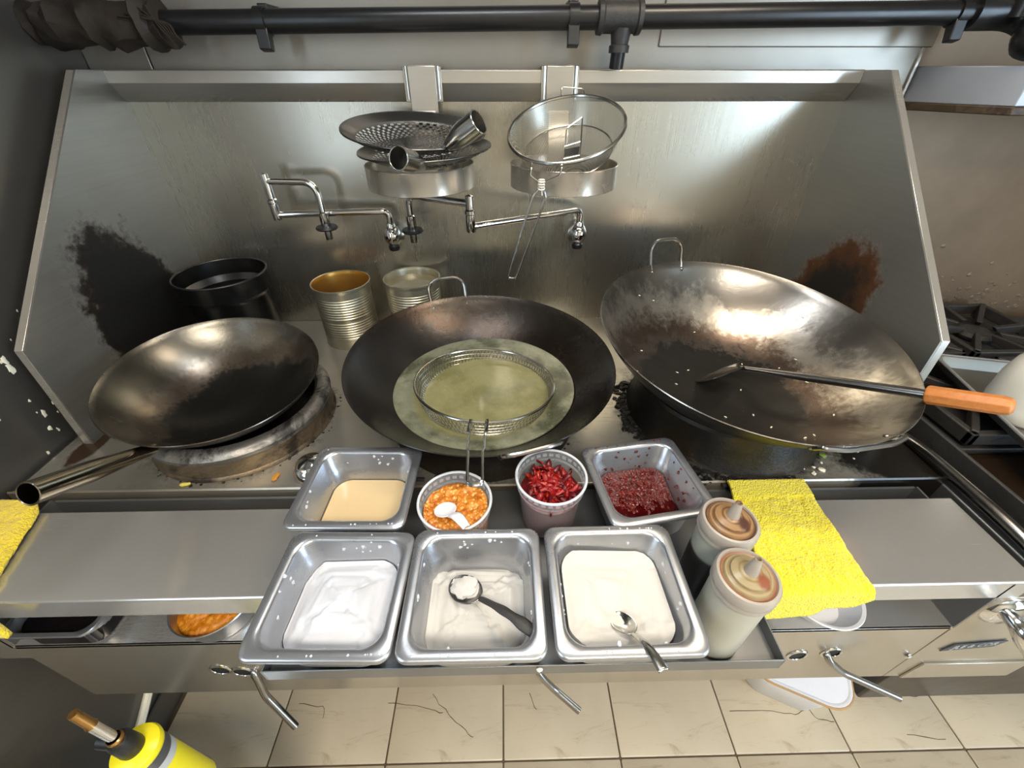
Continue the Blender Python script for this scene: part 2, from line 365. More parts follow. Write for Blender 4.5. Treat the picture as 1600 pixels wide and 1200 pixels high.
class G:
    def __init__(self): self.v = []; self.f = []; self.uv = None
    def box(self, x0, x1, y0, y1, z0, z1):
        b = len(self.v)
        self.v += [(x0, y0, z0), (x1, y0, z0), (x1, y1, z0), (x0, y1, z0), (x0, y0, z1), (x1, y0, z1), (x1, y1, z1), (x0, y1, z1)]
        self.f += [tuple(b + i for i in q) for q in ((0, 3, 2, 1), (4, 5, 6, 7), (0, 1, 5, 4), (1, 2, 6, 5), (2, 3, 7, 6), (3, 0, 4, 7))]
        return self
    def prism(self, poly, axis, a, b):
        """poly of 2D points extruded along axis (0,1,2) from a to b"""
        n = len(poly); s0 = len(self.v)
        def P(p, t):
            if axis == 0: return (t, p[0], p[1])
            if axis == 1: return (p[0], t, p[1])
            return (p[0], p[1], t)
        self.v += [P(p, a) for p in poly] + [P(p, b) for p in poly]
        for i in range(n):
            j = (i + 1) % n; self.f.append((s0 + i, s0 + j, s0 + n + j, s0 + n + i))
        self.f.append(tuple(s0 + i for i in range(n))[::-1]); self.f.append(tuple(s0 + n + i for i in range(n)))
        return self
    def loft(self, loops, cap0=True, cap1=True, closed=True):
        n = len(loops[0]); s0 = len(self.v)
        for L in loops: self.v += [tuple(p) for p in L]
        for k in range(len(loops) - 1):
            for i in range(n if closed else n - 1):
                j = (i + 1) % n; a = s0 + k * n
                self.f.append((a + i, a + j, a + n + j, a + n + i))
        if cap0: self.f.append(tuple(s0 + i for i in range(n))[::-1])
        if cap1: self.f.append(tuple(s0 + (len(loops) - 1) * n + i for i in range(n)))
        return self
    def lathe(self, prof, n=48, c=(0, 0, 0), cap0=False, cap1=False):
        loops = [[(c[0] + r * cos(2 * pi * i / n), c[1] + r * sin(2 * pi * i / n), c[2] + z) for i in range(n)] for r, z in prof]
        return self.loft(loops, cap0, cap1)
    def tube(self, pts, r, n=10, closed=False, caps=True, flat=1.0):
        P = [Vector(p) for p in pts]; m = len(P); loops = []
        T = []
        for i in range(m):
            if closed: t = P[(i + 1) % m] - P[(i - 1) % m]
            else: t = P[min(i + 1, m - 1)] - P[max(i - 1, 0)]
            T.append(t.normalized())
        up = Vector((0, 0, 1)) if abs(T[0].z) < .9 else Vector((1, 0, 0))
        nrm = (up - T[0] * up.dot(T[0])).normalized()
        for i in range(m):
            if i > 0:
                nrm = nrm - T[i] * nrm.dot(T[i])
                nrm.normalize()
            bi = T[i].cross(nrm); rad = r[i] if isinstance(r, (list, tuple)) else r
            loops.append([P[i] + nrm * (cos(2 * pi * k / n) * rad * flat) + bi * (sin(2 * pi * k / n) * rad) for k in range(n)])
        if closed:
            loops.append(loops[0]); return self.loft(loops, False, False)
        return self.loft(loops, caps, caps)
    def torus(self, R, r, c=(0, 0, 0), n=64, k=8, M=None):
        pts = [(c[0] + R * cos(2 * pi * i / n), c[1] + R * sin(2 * pi * i / n), c[2]) for i in range(n)]
        if M: pts = [M @ Vector(p) for p in pts]
        return self.tube(pts, r, k, closed=True)
    def grid(self, fn, nu, nv):
        s0 = len(self.v)
        for j in range(nv + 1):
            for i in range(nu + 1): self.v.append(tuple(fn(i / nu, j / nv)))
        for j in range(nv):
            for i in range(nu):
                a = s0 + j * (nu + 1) + i; self.f.append((a, a + 1, a + nu + 2, a + nu + 1))
        return self
    def blob(self, c, r, sq=(1, 1, 1), seed=0, n=8, m=6, amp=0.35):
        s0 = len(self.v)
        for j in range(m + 1):
            th = pi * j / m
            for i in range(n):
                ph = 2 * pi * i / n; d = Vector((sin(th) * cos(ph), sin(th) * sin(ph), cos(th)))
                k = 1 + amp * noise.noise(d * 1.6 + Vector((seed * 3.1, seed * 1.7, 0)))
                self.v.append((c[0] + d.x * r * k * sq[0], c[1] + d.y * r * k * sq[1], c[2] + d.z * r * k * sq[2]))
        for j in range(m):
            for i in range(n):
                a = s0 + j * n + i; b = s0 + j * n + (i + 1) % n
                self.f.append((a, b, b + n, a + n))
        return self
    def xform(self, M):
        self.v = [tuple(M @ Vector(p)) for p in self.v]; return self
    def mesh(self, name, mat=None, smooth=True, angle=35):
        me = bpy.data.meshes.new(name); me.from_pydata([tuple(p) for p in self.v], [], self.f); me.validate()
        bm = bmesh.new(); bm.from_mesh(me); bmesh.ops.recalc_face_normals(bm, faces=bm.faces); bm.to_mesh(me); bm.free()
        if smooth:
            me.shade_smooth(); me.set_sharp_from_angle(angle=radians(angle))
        if mat: me.materials.append(mat)
        return me
    def build(self, name, mat, parent=None, bevel=0.0, smooth=True, angle=35, seg=2, solid=0.0, world=True, loc=None, subsurf=0):
        o = bpy.data.objects.new(name, self.mesh(name, MT[mat] if isinstance(mat, str) else mat, smooth, angle)); COL.objects.link(o)
        if parent:
            o.parent = parent
            if world and parent.type == 'EMPTY': o.location = tuple(-q for q in parent.location)
        elif loc: o.location = loc
        if solid:
            md = o.modifiers.new('solid', 'SOLIDIFY'); md.thickness = solid; md.offset = 0
        if bevel:
            md = o.modifiers.new('bevel', 'BEVEL'); md.width = bevel; md.segments = seg; md.limit_method = 'ANGLE'; md.angle_limit = radians(40); md.harden_normals = False
        if subsurf:
            md = o.modifiers.new('sub', 'SUBSURF'); md.levels = subsurf; md.render_levels = subsurf
        return o

def tag(o, label=None, cat=None, group=None, kind=None):
    if label: o['label'] = label
    if cat: o['category'] = cat
    if group: o['group'] = group
    if kind: o['kind'] = kind
    return o
def empty(name, loc=(0, 0, 0), label=None, cat=None, group=None, rot=None):
    o = bpy.data.objects.new(name, None); COL.objects.link(o); o.location = loc; o.empty_display_size = 0.05
    if rot is not None: o.rotation_mode = 'QUATERNION'; o.rotation_quaternion = rot
    return tag(o, label, cat, group)
def local(g, name, mat, parent, **kw): return g.build(name, mat, parent, world=False, **kw)
def quat_to(n): return Vector((0, 0, 1)).rotation_difference(Vector(n).normalized())
def copy_tree(o, parent=None):
    c = o.copy(); COL.objects.link(c); c.parent = parent
    for ch in list(o.children): copy_tree(ch, c)
    return c

# ------------------------------------------------------------------ the setting
fl = tag(G().box(-0.95, 2.6, -3.4, 0.06, -0.04, -0.004).build('floor', 'grout'), kind='structure')
TP = 0.3075; gx0 = -0.632; gy0 = -0.935
tile_me = {}
def tile(x0, x1, y0, y1):
    w, d = round(x1 - x0, 3), round(y1 - y0, 3)
    if (w, d) not in tile_me:
        g = G(); L0 = rr(w / 2, d / 2, .003, 2); L1 = rr(w / 2 - .0015, d / 2 - .0015, .003, 2)
        g.loft([[(x, y, -0.0045) for x, y in L0], [(x, y, -0.001) for x, y in L0], [(x, y, 0) for x, y in L1]], False, True)
        tile_me[(w, d)] = g.mesh('tile', MT['tile'])
    o = bpy.data.objects.new('tile', tile_me[(w, d)]); COL.objects.link(o); o.parent = fl
    o.location = ((x0 + x1) / 2, (y0 + y1) / 2, 0)
for j in range(-7, 4):
    for i in range(-2, 11):
        x0, x1 = gx0 + i * TP + .002, gx0 + (i + 1) * TP - .002; y0, y1 = gy0 + j * TP + .002, gy0 + (j + 1) * TP - .002
        x0 = max(x0, -0.935); x1 = min(x1, 2.6); y1 = min(y1, 0.05); y0 = max(y0, -3.4)
        if x1 - x0 > .03 and y1 - y0 > .03: tile(x0, x1, y0, y1)
def crack(pts, w=.0012):
    g = G(); P = cr([(x, y, 0.0004) for x, y in pts], 4)
    P = [p + Vector((fbm(p.x * 60, p.y * 60) * .006, fbm(p.y * 60, p.x * 60 + 9) * .006, 0)) for p in P]
    g.tube(P, [w * (0.5 + 0.8 * abs(noise.noise(p * 90))) for p in P], 5, flat=.35); g.build('crack', 'crack', fl)
crack([(-0.34, -.80), (-.24, -.815), (-.19, -.83)]); crack([(-.22, -.785), (-.17, -.835), (-.13, -.862), (-.10, -.885)])
crack([(.62, -.842), (.74, -.842), (.80, -.852), (.84, -.84), (.86, -.862), (.90, -.87)]); crack([(1.12, -.80), (1.16, -.815), (1.22, -.815)])
crack([(-.60, -.80), (-.53, -.81), (-.52, -.835)]); crack([(1.08, -.90), (1.18, -.915)]); crack([(.06, -.79), (.075, -.83)])

lw = tag(G().box(-1.05, -0.952, -3.4, 0.06, -0.04, 2.7).build('wall_left', 'lwall'), kind='structure')
# flecks stuck on the left wall, a ridge and cables low down
g = G()
for k in range(46):
    y = random.uniform(-.62, -.28); z = random.uniform(.82, 1.2)
    if k < 34: y = -.52 + random.gauss(0, .05) + (1.05 - z) * -.05; z = random.uniform(.80, 1.18)
    r = random.choice((.0014, .002, .0025, .0035, .006)) * random.uniform(.7, 1.2)
    g.blob((-.952, y, z), r, (.18, 1, 1.5), k, 7, 5, .8)
tag(g.build('dried_flecks', 'scrapw', lw), kind='stuff')
G().tube(cr([(-.948, -.93, .615), (-.944, -.99, .56), (-.945, -1.05, .54), (-.946, -1.12, .50)], 6), .006, 8).build('grey_hose', 'rod', lw)
G().tube(cr([(-.944, -.78, .16), (-.944, -.9, .09), (-.944, -1.05, .05), (-.944, -1.2, .04)], 6), .010, 8).build('pale_pipe', 'scrapw', lw)
G().box(-.952, -.944, -3.3, .0, 0, .09).build('skirting', 'lwall', lw, bevel=.004)

wb = tag(G().box(-1.05, 2.7, 0.045, 0.12, -0.04, 2.7).build('wall_back', 'grime'), kind='structure')
for x0, x1, z0, z1, yy in ((-.952, -.8085, 0.7, 2.1, .012), (-.8055, .979, 0.7, 2.1, .012), (.36, .999, 1.487, 2.1, .008)):
    G().box(x0, x1, yy, .047, z0, z1).build('wall_panel', 'wall', wb, bevel=.002)
G().box(.976, .983, .006, .047, 1.34, 1.487).build('panel_edge', 'cap', wb, bevel=.001)
G().box(.86, 1.25, .03, .05, .845, .863).build('trim_strip', plain('tan_trim', s(150, 134, 104), .5, 0, .15), wb, bevel=.002)
g = G()
for k in range(160):
    x = random.uniform(1.0, 1.9); z = .80 + abs(random.gauss(0, .07)); g.blob((x, .045, z), random.uniform(.003, .009), (1.2, .18, .9), k, 7, 5, .9)
tag(g.build('grease_crust', 'grime', wb), kind='stuff')
tag(G().box(-1.05, 2.7, -3.5, -3.4, -0.04, 2.7).build('wall_front', 'wallpaint'), kind='structure')
wr = tag(G().box(2.6, 2.7, -3.4, 0.12, -0.04, 2.7).build('wall_right', 'wallpaint'), kind='structure')
tag(G().box(-1.05, 2.7, -3.5, 0.12, 2.7, 2.8).build('ceiling', 'ceilpaint'), kind='structure')
d1 = tag(G().box(2.575, 2.6, -2.85, -1.75, 0, 2.2).build('door_1', 'lwall', bevel=.004), kind='structure')
G().box(2.568, 2.574, -2.77, -1.83, .25, 2.1).build('pane', 'daypane', d1)

w1 = tag(G().box(-.952, -.944, -1.90, -1.30, 0.95, 2.1).build('added_window_1', 'lwall', bevel=.003), kind='structure')  # unseen glowing window, added to reflect as a bluish band in the splashback
G().box(-.9435, -.942, -1.86, -1.34, 1.0, 2.05).build('pane', 'reflection_pane', w1)
# exhaust hood and lamps over the range
h = empty('exhaust_hood', (.5, -.55, 2.05), 'stainless exhaust hood canopy above the wok range', 'hood')
G().prism([(-1.12, 2.05), (-1.105, 2.05), (-1.105, 2.26), (.008, 2.26), (.008, 2.275), (-1.12, 2.275)], 0, -.95, 2.0).build('canopy', 'hood', h, bevel=.003)
G().box(-.945, -.93, -1.105, .008, 2.05, 2.26).build('end_plate', 'hood', h); G().box(1.985, 2.0, -1.105, .008, 2.05, 2.26).build('end_plate', 'hood', h)
for k in range(9):
    x = -.9 + k * .32
    G().box(x, x + .3, -.42, -.40, 2.06, 2.25).build('filter', 'hood', h, bevel=.004)
for nm, x, m, lb in (('hood_lamp', .62, 'lampglow_w', 'warm lit hood lamp over the right wok'), ('hood_lamp', -.10, 'lampglow_c', 'cool lit hood lamp over the middle wok')):
    t = empty(nm, (x, -.62, 2.26), lb, 'lamp')
    G().box(x - .28, x + .28, -.71, -.53, 2.243, 2.26).build('housing', 'hood', t, bevel=.003)
    G().box(x - .25, x + .25, -.69, -.55, 2.239, 2.2425).build('diffuser', m, t)
t = empty('ceiling_lamp', (.35, -2.15, 2.7), 'fluorescent panel lamp on the kitchen ceiling', 'lamp')
G().box(-.29, .99, -2.45, -1.85, 2.662, 2.70).build('housing', 'hood', t, bevel=.003); G().box(-.25, .95, -2.4, -1.9, 2.658, 2.6615).build('diffuser', 'lampglow_w', t)

# ------------------------------------------------------------------ wok range
R_ = empty('wok_range', (0, -.45, 0), 'stainless steel three burner wok range with tall splashback', 'stove')
G().box(-.945, .862, -.683, -.004, .782, .80).build('deck', 'deck', R_, bevel=.002)
G().prism([(-.689, .745), (-.684, .745), (-.684, .803), (-.6865, .806), (-.689, .803)], 0, -.945, .862).build('deck_lip', 'gutter', R_)
G().box(-.945, .862, -.735, -.684, .742, .748).build('gutter', 'gutter', R_)
G().tube([(-.935, -.70, .752), (.62, -.70, .752)], .005, 8).build('gutter_tube', 'front', R_)
G().prism([(-.729, .76), (-.729, .7975), (-.7315, .80), (-.8905, .80), (-.893, .7975), (-.893, .752), (-.889, .752), (-.889, .796), (-.733, .796), (-.733, .76)], 0, -.95, .835).build('plate_shelf', 'shelf', R_, bevel=.0008)
# open compartment below the shelf
G().box(-.857, .80, -.893, -.70, .638, .645).build('lower_shelf', 'shelf', R_, bevel=.001)
G().box(-.857, .80, -.70, -.695, .645, .79).build('compartment_back', 'tray', R_)
G().box(.797, .801, -.893, -.70, .642, .795).build('compartment_side', 'tray', R_); G().box(-.861, -.857, -.893, -.70, .642, .795).build('compartment_side', 'tray', R_)
fp = G().box(-.856, .795, -.893, -.889, .412, .645).build('front_panel', 'front', R_, bevel=.001)
G().prism([(.797, .412), (1.06, .412), (1.06, .752), (.801, .752)], 1, -.893, -.866).build('front_panel', 'front', R_, bevel=.001)
G().prism([(.83, .412), (1.06, .412), (1.06, .484), (.84, .484)], 1, -.897, -.893).build('kick_strip', 'front', R_, bevel=.001)
G().box(-.945, -.941, -.68, 0, .35, .80).build('side_panel', 'lwall', R_); G().box(.858, .862, -.683, 0, .35, .80).build('side_panel', 'deck', R_)
G().box(-.945, -.856, -.893, -.889, .60, .795).build('corner_panel', 'front', R_)
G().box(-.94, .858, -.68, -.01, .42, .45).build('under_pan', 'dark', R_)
for x in (-.82, .78):
    for y in (-.6, -.08):
        G().lathe([(.021, 0), (.024, .005), (.024, .05), (.019, .06), (.019, .42)], 20, (x, y, 0), True, True).build('leg', 'rod', R_)
# valve openings, bolts, levers
for x, z in ((.559, .537), (.622, .545), (-.549, .530), (-.512, .518)):
    b = G().lathe([(.0155, 0), (.0195, 0), (.0205, .0015), (.019, .003), (.016, .003), (.0155, .002)], 28).xform(Matrix.Translation((x, -.893, z)) @ Matrix.Rotation(radians(90), 4, 'X')).build('valve_bezel', 'chrome', R_)
    G().lathe([(.0001, .0008), (.0156, .0008)], 24).xform(Matrix.Translation((x, -.893, z)) @ Matrix.Rotation(radians(90), 4, 'X')).build('hole', 'dark', b)  # flat dark disc paints the shade inside the valve opening
def lever(pts):
    G().tube(fillet(pts, .012, 5), .0068, 12).build('valve_lever', 'rod', R_)
lever([(0.62, -0.88, 0.545), (0.6088, -0.897, 0.5485), (0.6159, -0.906, 0.5368), (0.652, -0.915, 0.504), (0.7493, -0.95, 0.4786)])
lever([(-0.497, -0.88, 0.515), (-0.488, -0.897, 0.524), (-0.4835, -0.905, 0.4961), (-0.481, -0.915, 0.4594), (-0.4348, -0.945, 0.3767)])
lever([(0.05, -0.88, 0.5), (0.0538, -0.897, 0.5049), (0.0666, -0.906, 0.4852), (0.0918, -0.915, 0.45), (0.1382, -0.945, 0.4298)])
G().blob((.783, -.896, .525), .006, (1, .6, 1), 3, 8, 6, .2).build('bolt', 'chrome', R_)
# name plate and chrome handle
npl = G().prism([(.832, .546), (.925, .563), (.938, .588), (.846, .574)], 1, -.896, -.8935).build('name_plate', 'label_dark', R_, bevel=.0006)
tag(npl, 'dark name plate with small raised pale lettering')
tcu = bpy.data.curves.new('lettering', 'FONT'); tcu.body = 'JLE & CDR'; tcu.size = .0175; tcu.extrude = .0004; tcu.shear = .3
to = bpy.data.objects.new('lettering_tmp', tcu); COL.objects.link(to)
dg = bpy.context.evaluated_depsgraph_get(); me = bpy.data.meshes.new_from_object(to.evaluated_get(dg)); bpy.data.objects.remove(to)
me.materials.clear(); me.materials.append(MT['label_white'])
lo = bpy.data.objects.new('lettering', me); COL.objects.link(lo); lo.parent = npl
lo.location = (.846, -.8966, .558); lo.rotation_euler = (radians(90), radians(-11), 0)
kb = G().lathe([(.001, .012), (.026, .010), (.034, .004), (.036, 0)], 32).xform(Matrix.Translation((.845, -.893, .705)) @ Matrix.Rotation(radians(90), 4, 'X')).build('valve_plate', 'chrome', R_)
G().tube(cr([(.83, -.90, .72), (.835, -.93, .715), (.855, -.945, .69), (.885, -.95, .655), (.91, -.95, .63)], 5), [.010, .011, .012, .013, .015, .017, .018, .019, .019, .019, .018, .018, .017, .017, .016, .016, .015, .014, .012, .009, .004], 16).build('lever_handle', 'chrome', R_)
# splashback
G().box(-.89, .834, -.004, .004, .80, 1.386).build('back_panel', 'back', R_)
G().prism([(.006, 1.38), (-.004, 1.384), (-.033, 1.421), (-.033, 1.444), (-.031, 1.446), (.010, 1.446)], 0, -.89, .834).build('top_cap', 'cap', R_, bevel=.001)
wing = [(-.0, .80), (-.0, 1.445), (-.107, 1.445), (-.542, 1.028), (-.555, .80)]
G().prism(wing, 0, -.893, -.889).build('wing_panel', 'wingL', R_); G().prism(wing, 0, .834, .838).build('wing_panel', 'wingR', R_)
for sx, x in ((-1, -.893), (1, .838)):
    pth = [(-.107, 1.445), (-.542, 1.028), (-.555, .80)]; q = [(-.102, 1.441), (-.538, 1.026), (-.551, .80)]
    G().prism(pth + q[::-1], 0, min(x, x + sx * .016), max(x, x + sx * .016)).build('wing_flange', 'cap', R_, bevel=.0008)
# right hand side rail
G().tube(fillet([(.872, -.50, .785), (.872, -.60, .808), (.872, -.80, .812), (.874, -.90, .80)], .05), .013, 14).build('side_rail', 'rod', R_)
G().box(.862, .90, -.90, -.02, .74, .79).build('side_channel', 'tray', R_, bevel=.003)
# burners
def burner(cx, cy, prof, mat, ashprof=None):
    b = G().lathe(prof, 64, (cx, cy, .80)).build('burner_ring', mat, R_)
    if ashprof: G().lathe(ashprof, 64, (cx, cy, .80)).build('cast_ring', 'ash', b)
    g = G()
    for k in range(60):
        a = random.uniform(0, 2 * pi); r = prof[0][0] + abs(random.gauss(0, .006))
        g.blob((cx + r * cos(a), cy + r * sin(a), .8005), random.uniform(.0008, .0026), (1.4, 1.4, .5), k, 6, 4, .8)
    tag(g.build('grease_crust', 'soot', b), kind='stuff'); return b
burner(-.590, -.480, [(.188, 0), (.187, .004), (.184, .008), (.183, .052), (.178, .056), (.165, .05), (.16, .0)], 'ringL',
       [(.183, .040), (.187, .046), (.188, .055), (.182, .064), (.172, .068), (.162, .067), (.155, .060), (.156, .045), (.18, .036)])
burner(-.050, -.470, [(.207, 0), (.205, .006), (.198, .068), (.194, .075), (.186, .068), (.185, .0)], 'ringR')
burner(.500, -.471, [(.212, 0), (.207, .006), (.200, .05), (.198, .088), (.193, .094), (.183, .088), (.182, .0)], 'ringR')
# burnt crust around the right burner
g = G()
for k in range(330):
    a = random.uniform(2.6, 5.0); r = .208 + abs(random.gauss(0, .016)); g.blob((.5 + r * cos(a), -.471 + r * sin(a), .8008), random.uniform(.002, .0075), (1.3, 1.3, .45), k, 6, 4, .9)
g.v = [p for p in g.v]; tag(g.build('burnt_crust', 'soot', R_), kind='stuff')

# ------------------------------------------------------------------ woks
def wok(name, c, n, R, D, mat, label):
    nv = Vector(n).normalized(); base = Vector(c) - nv * D
    t = empty(name, base, label, 'wok', rot=quat_to(nv))
    rho = (R * R + D * D) / (2 * D); m = 30
    inn = []; out = []
    for k in range(m + 1):
        r = R * k / m; z = rho - sqrt(max(0, rho * rho - r * r)); inn.append((max(r, .0005), z)); out.append((max(r * 1.004 + .0006, .0005), z - .0022))
    local(G().lathe(inn + [(R + .0012, D + .0008), (R + .0022, D - .0008)], 120), 'bowl', mat, t, angle=60)
    local(G().lathe(out, 120), 'outer_shell', 'wokout', t, angle=60)
    return t, rho
def on_wok(t, a, r, R, D, dz=0):
    return Vector((r * cos(a), r * sin(a), D + dz))
def ear(t, R, D, a0, half, reach, lift, mat='rod', rad=.0042):
    pts = []
    for u, rr_, zz in ((-half, R - .004, -.012), (-half, R + .006, .002), (-half * .96, R + reach * .75, lift * .7), (-half * .55, R + reach, lift), (half * .55, R + reach, lift), (half * .96, R + reach * .75, lift * .7), (half, R + .006, .002), (half, R - .004, -.012)):
        a = a0 + u / R; pts.append((rr_ * cos(a), rr_ * sin(a), D + zz))
    h = local(G().tube(fillet(pts, .012, 4), rad, 8), 'loop_handle', mat, t)
    for u in (-half, half):
        a = a0 + u / R; local(G().blob(((R - .009) * cos(a), (R - .009) * sin(a), D - .016), .005, (1, 1, 1), 1, 8, 6, .1), 'rivet', 'rod', h)
wl, _ = wok('wok', (-.607, -.49, .942), (.09, -.091, .992), .20, .11, 'wokL', 'small bare wok with a hollow steel tube handle on the ash grey ring')
wm, rhoM = wok('wok', (-.05, -.468, .958), (.030, -.030, .999), .28, .132, 'wokM', 'dark wok half filled with murky green oil on the middle burner')
wr_, rhoR = wok('wok', (.499, -.474, 1.018), (.055, -.105, .993), .30, .165, 'wokR', 'big silvery wok with burnt black bottom holding a spatula')
ear(wm, .28, .132, radians(110), .046, .030, .042); ear(wm, .28, .132, radians(-71), .050, .018, .016)
ear(wr_, .30, .165, radians(107), .045, .026, .050); ear(wr_, .30, .165, radians(-80), .075, .012, .004)
# tube handle of the small wok
Mi = wl.matrix_basis.inverted() if False else (Matrix.Translation(wl.location) @ wl.rotation_quaternion.to_matrix().to_4x4()).inverted()
A = Vector((-.642, -.664, .893)); B = Vector((-.646, -.838, .985)); dv = B - A
g = G(); P = [A + dv * k / 12 for k in range(13)]; rad = [.010 + .0068 * min(1, k / 7) for k in range(13)]
g.tube(P, rad, 24, caps=False); P2 = [B - dv * k / 12 for k in range(8)]; g.tube(P2, [.0155 - .0007 * k for k in range(8)], 24, caps=False)
g.torus(.0162, .0014, (0, 0, 0), 24, 6, Matrix.Translation(B) @ quat_to(dv).to_matrix().to_4x4())
hd = local(g.xform(Mi), 'tube_handle', 'handle_steel', wl)
local(G().tube([Mi @ (A + dv * .20), Mi @ (A + dv * .235)], [.0122, .0128], 20), 'weld_collar', 'brass', hd)
local(G().lathe([(.0001, 0), (.0145, 0)], 20).xform(Mi @ Matrix.Translation(B - dv * .3) @ quat_to(dv).to_matrix().to_4x4()), 'hollow', 'dark', hd)  # dark disc paints the shade deep inside the tube handle

# oil in the middle wok
zo = .886; cb = wm.location; oc = Vector((-.05 - .0, -.472, zo))
g = G(); prof = [(.0005, 0)] + [(.201 * k / 24, .0006 if k > 22 else 0) for k in range(1, 25)] + [(.2015, -.002)] + [(.185 * (1 - k / 8) + .0005, -.002 - .048 * sin(pi / 2 * k / 8)) for k in range(1, 9)]
o = g.lathe(prof, 96).build('frying_oil', 'oil', loc=oc); tag(o, 'murky green frying oil pooled inside the dark middle wok', 'oil', kind='stuff')

# wire basket strainer lying in the oil
bn = Vector((.054, .091, .994)).normalized(); bc = Vector((-.043, -.507, .921))
t = empty('wire_basket', bc - bn * .05, 'round wire mesh basket strainer with twin rod handle lying in the oil', 'strainer', rot=quat_to(bn))
Mb = (Matrix.Translation(t.location) @ quat_to(bn).to_matrix().to_4x4()).inverted()
local(G().torus(.145, .0026, (0, 0, .05), 96, 8), 'rim', 'wire', t)
g = G(); RB = [(.1445, .049), (.143, .040), (.140, .031), (.137, .022), (.133, .013), (.126, .005), (.112, .0)]
for r, z in RB[1:]: g.torus(r, .0006, (0, 0, z), 72, 4)
for k in range(110):
    for sg in (1, -1):
        g.tube([(r * cos(2 * pi * k / 110 + sg * i * .022), r * sin(2 * pi * k / 110 + sg * i * .022), z) for i, (r, z) in enumerate(RB)], .0006, 4, caps=False)
for k in range(-18, 19):
    q = k * .006; hl = sqrt(max(0, .112 ** 2 - q * q)); g.tube([(q, -hl, 0), (q, hl, 0)], .0006, 4, caps=False); g.tube([(-hl, q, 0), (hl, q, 0)], .0006, 4, caps=False)
tag(local(g, 'mesh_bowl', 'wire', t), kind='stuff')
for sx in (-1, 1):
    pts = [(-.049 + sx * .0135, -.640, .930), (-.049 + sx * .0135, -.664, .944), (-.0485 + sx * .0135, -.745, .962), (-.0485 + sx * .0115, -.752, .964), (-.046 + sx * .0110, -.815, .968)]
    local(G().tube([Mb @ Vector(p) for p in fillet(pts, .006, 3)], .0024, 8), 'handle_rod', 'wire', t)
    local(G().tube([Mb @ Vector(p) for p in [(-.049 + sx * .0155, -.645, .934), (-.049 + sx * .0155, -.70, .954)]], .0030, 8), 'rod_sleeve', 'wire', t)
for dz in (0, .005):
    local(G().tube([Mb @ Vector((-.046 + .011 * cos(a), -.815 - .006 * sin(a), .966 + dz)) for a in [pi * k / 10 for k in range(11)]], .0024, 8), 'handle_bend', 'wire', t)

# spatula in the right wok
A = Vector((.552, -.419, .886)); B = Vector((.727, -.665, .997)); d = (B - A)
t = empty('wok_spatula', A, 'long steel wok spatula with octagonal orange wooden handle resting in the wok', 'spatula')
P = [A + d * k / 10 for k in range(11)]
G().tube(P, [.0055 + .0032 * min(1, k / 4) for k in range(11)], 14).build('shaft', 'rod', t)
E_ = A + d * 1.30; dn = d.normalized(); side = dn.cross(Vector((0, 0, 1))).normalized(); upv = side.cross(dn)
g = G(); loops = []
for f, r in ((.985, .0095), (.99, .0150), (1.0, .0165), (1.26, .0155), (1.29, .013), (1.30, .008)):
    p = A + d * f; loops.append([p + side * (cos(2 * pi * (k + .5) / 8) * r) + upv * (sin(2 * pi * (k + .5) / 8) * r) for k in range(8)])
g.loft(loops).build('wooden_handle', 'wood', t, bevel=.001)
# blade: curved plate with turned up sides, lying on the wok bottom
bd = Vector((-.105, -.032, -.016)); bs = Vector((0, 0, 1)).cross(bd).normalized()
def blade(u, v):
    w = .008 + .024 * min(1, v * 1.6); x = (u - .5) * 2 * w
    return A + bd * v + bs * x + Vector((0, 0, x * .75 * min(1, v * 2) + .006 * (abs(u - .5) * 2) ** 2.5 + .004 * (1 - v) ** 3))
G().grid(blade, 14, 12).build('blade', 'bladesteel', t, solid=.0014, angle=60)

# ------------------------------------------------------------------ black pot and cans
t = empty('stock_pot', (-.745, -.150, .80), 'tall black burnt pot with a flared collar in the back corner', 'pot')
local(G().lathe([(.0005, .0), (.088, 0), (.094, .006), (.096, .158), (.098, .166), (.108, .176), (.109, .215), (.1105, .2185), (.110, .222), (.107, .219), (.105, .18), (.092, .165), (.090, .01), (.0005, .008)], 64), 'body', 'potblack', t)
local(G().torus(.109, .0028, (0, 0, .220), 64, 8), 'rim', 'black', t)
local(G().lathe([(.0005, .150), (.091, .150)], 48), 'dark_liquid', 'soy', t)

def can(loc, label, rotz, fill=None):
    t = empty('tin_can', loc, label, 'can')
    pr = [(.0005, .002), (.072, .002), (.0775, 0), (.0785, .004), (.0765, .008)]
    z = .012
    for k in range(1, 121):
        zz = .012 + (k / 121) * .152; band = 1 if (.030 < zz < .084 or .094 < zz < .150) else 0
        pr.append((.0765 - band * .0011 * (1 - cos((zz - .04) / .0076 * 2 * pi)), zz))
    pr += [(.0765, .166), (.0770, .170), (.0786, .1735), (.0790, .1765), (.0782, .178)]
    local(G().lathe(pr, 72), 'body', 'tin', t, angle=50)
    local(G().lathe([(.0782, .178), (.0760, .1765), (.0752, .172), (.0738, .166), (.0738, .012), (.0005, .012)] if not fill else [(.0782, .178), (.0760, .1765), (.0752, .172), (.0738, .166), (.0738, fill - .004)], 64), 'lining', 'tin_in' if not fill else 'tin', t)
    local(G().torus(.0783, .0014, (0, 0, .1772), 72, 6), 'rim', 'tin', t)
    if fill: local(G().lathe([(.0005, fill), (.0739, fill)], 48), 'water', MT['water'], t)
    return t
q = N('cloudy_water'); MT['water'] = q.out(q.mix(q.noise(9, 4), s(120, 112, 84), s(150, 144, 118)), 0.06, 0.0)
can((-.455, -.108, .80), 'empty ribbed tin can with golden lining beside the black pot', 0)
can((-.262, -.084, .80), 'ribbed tin can filled with water under the dripping faucet', 0, .158)

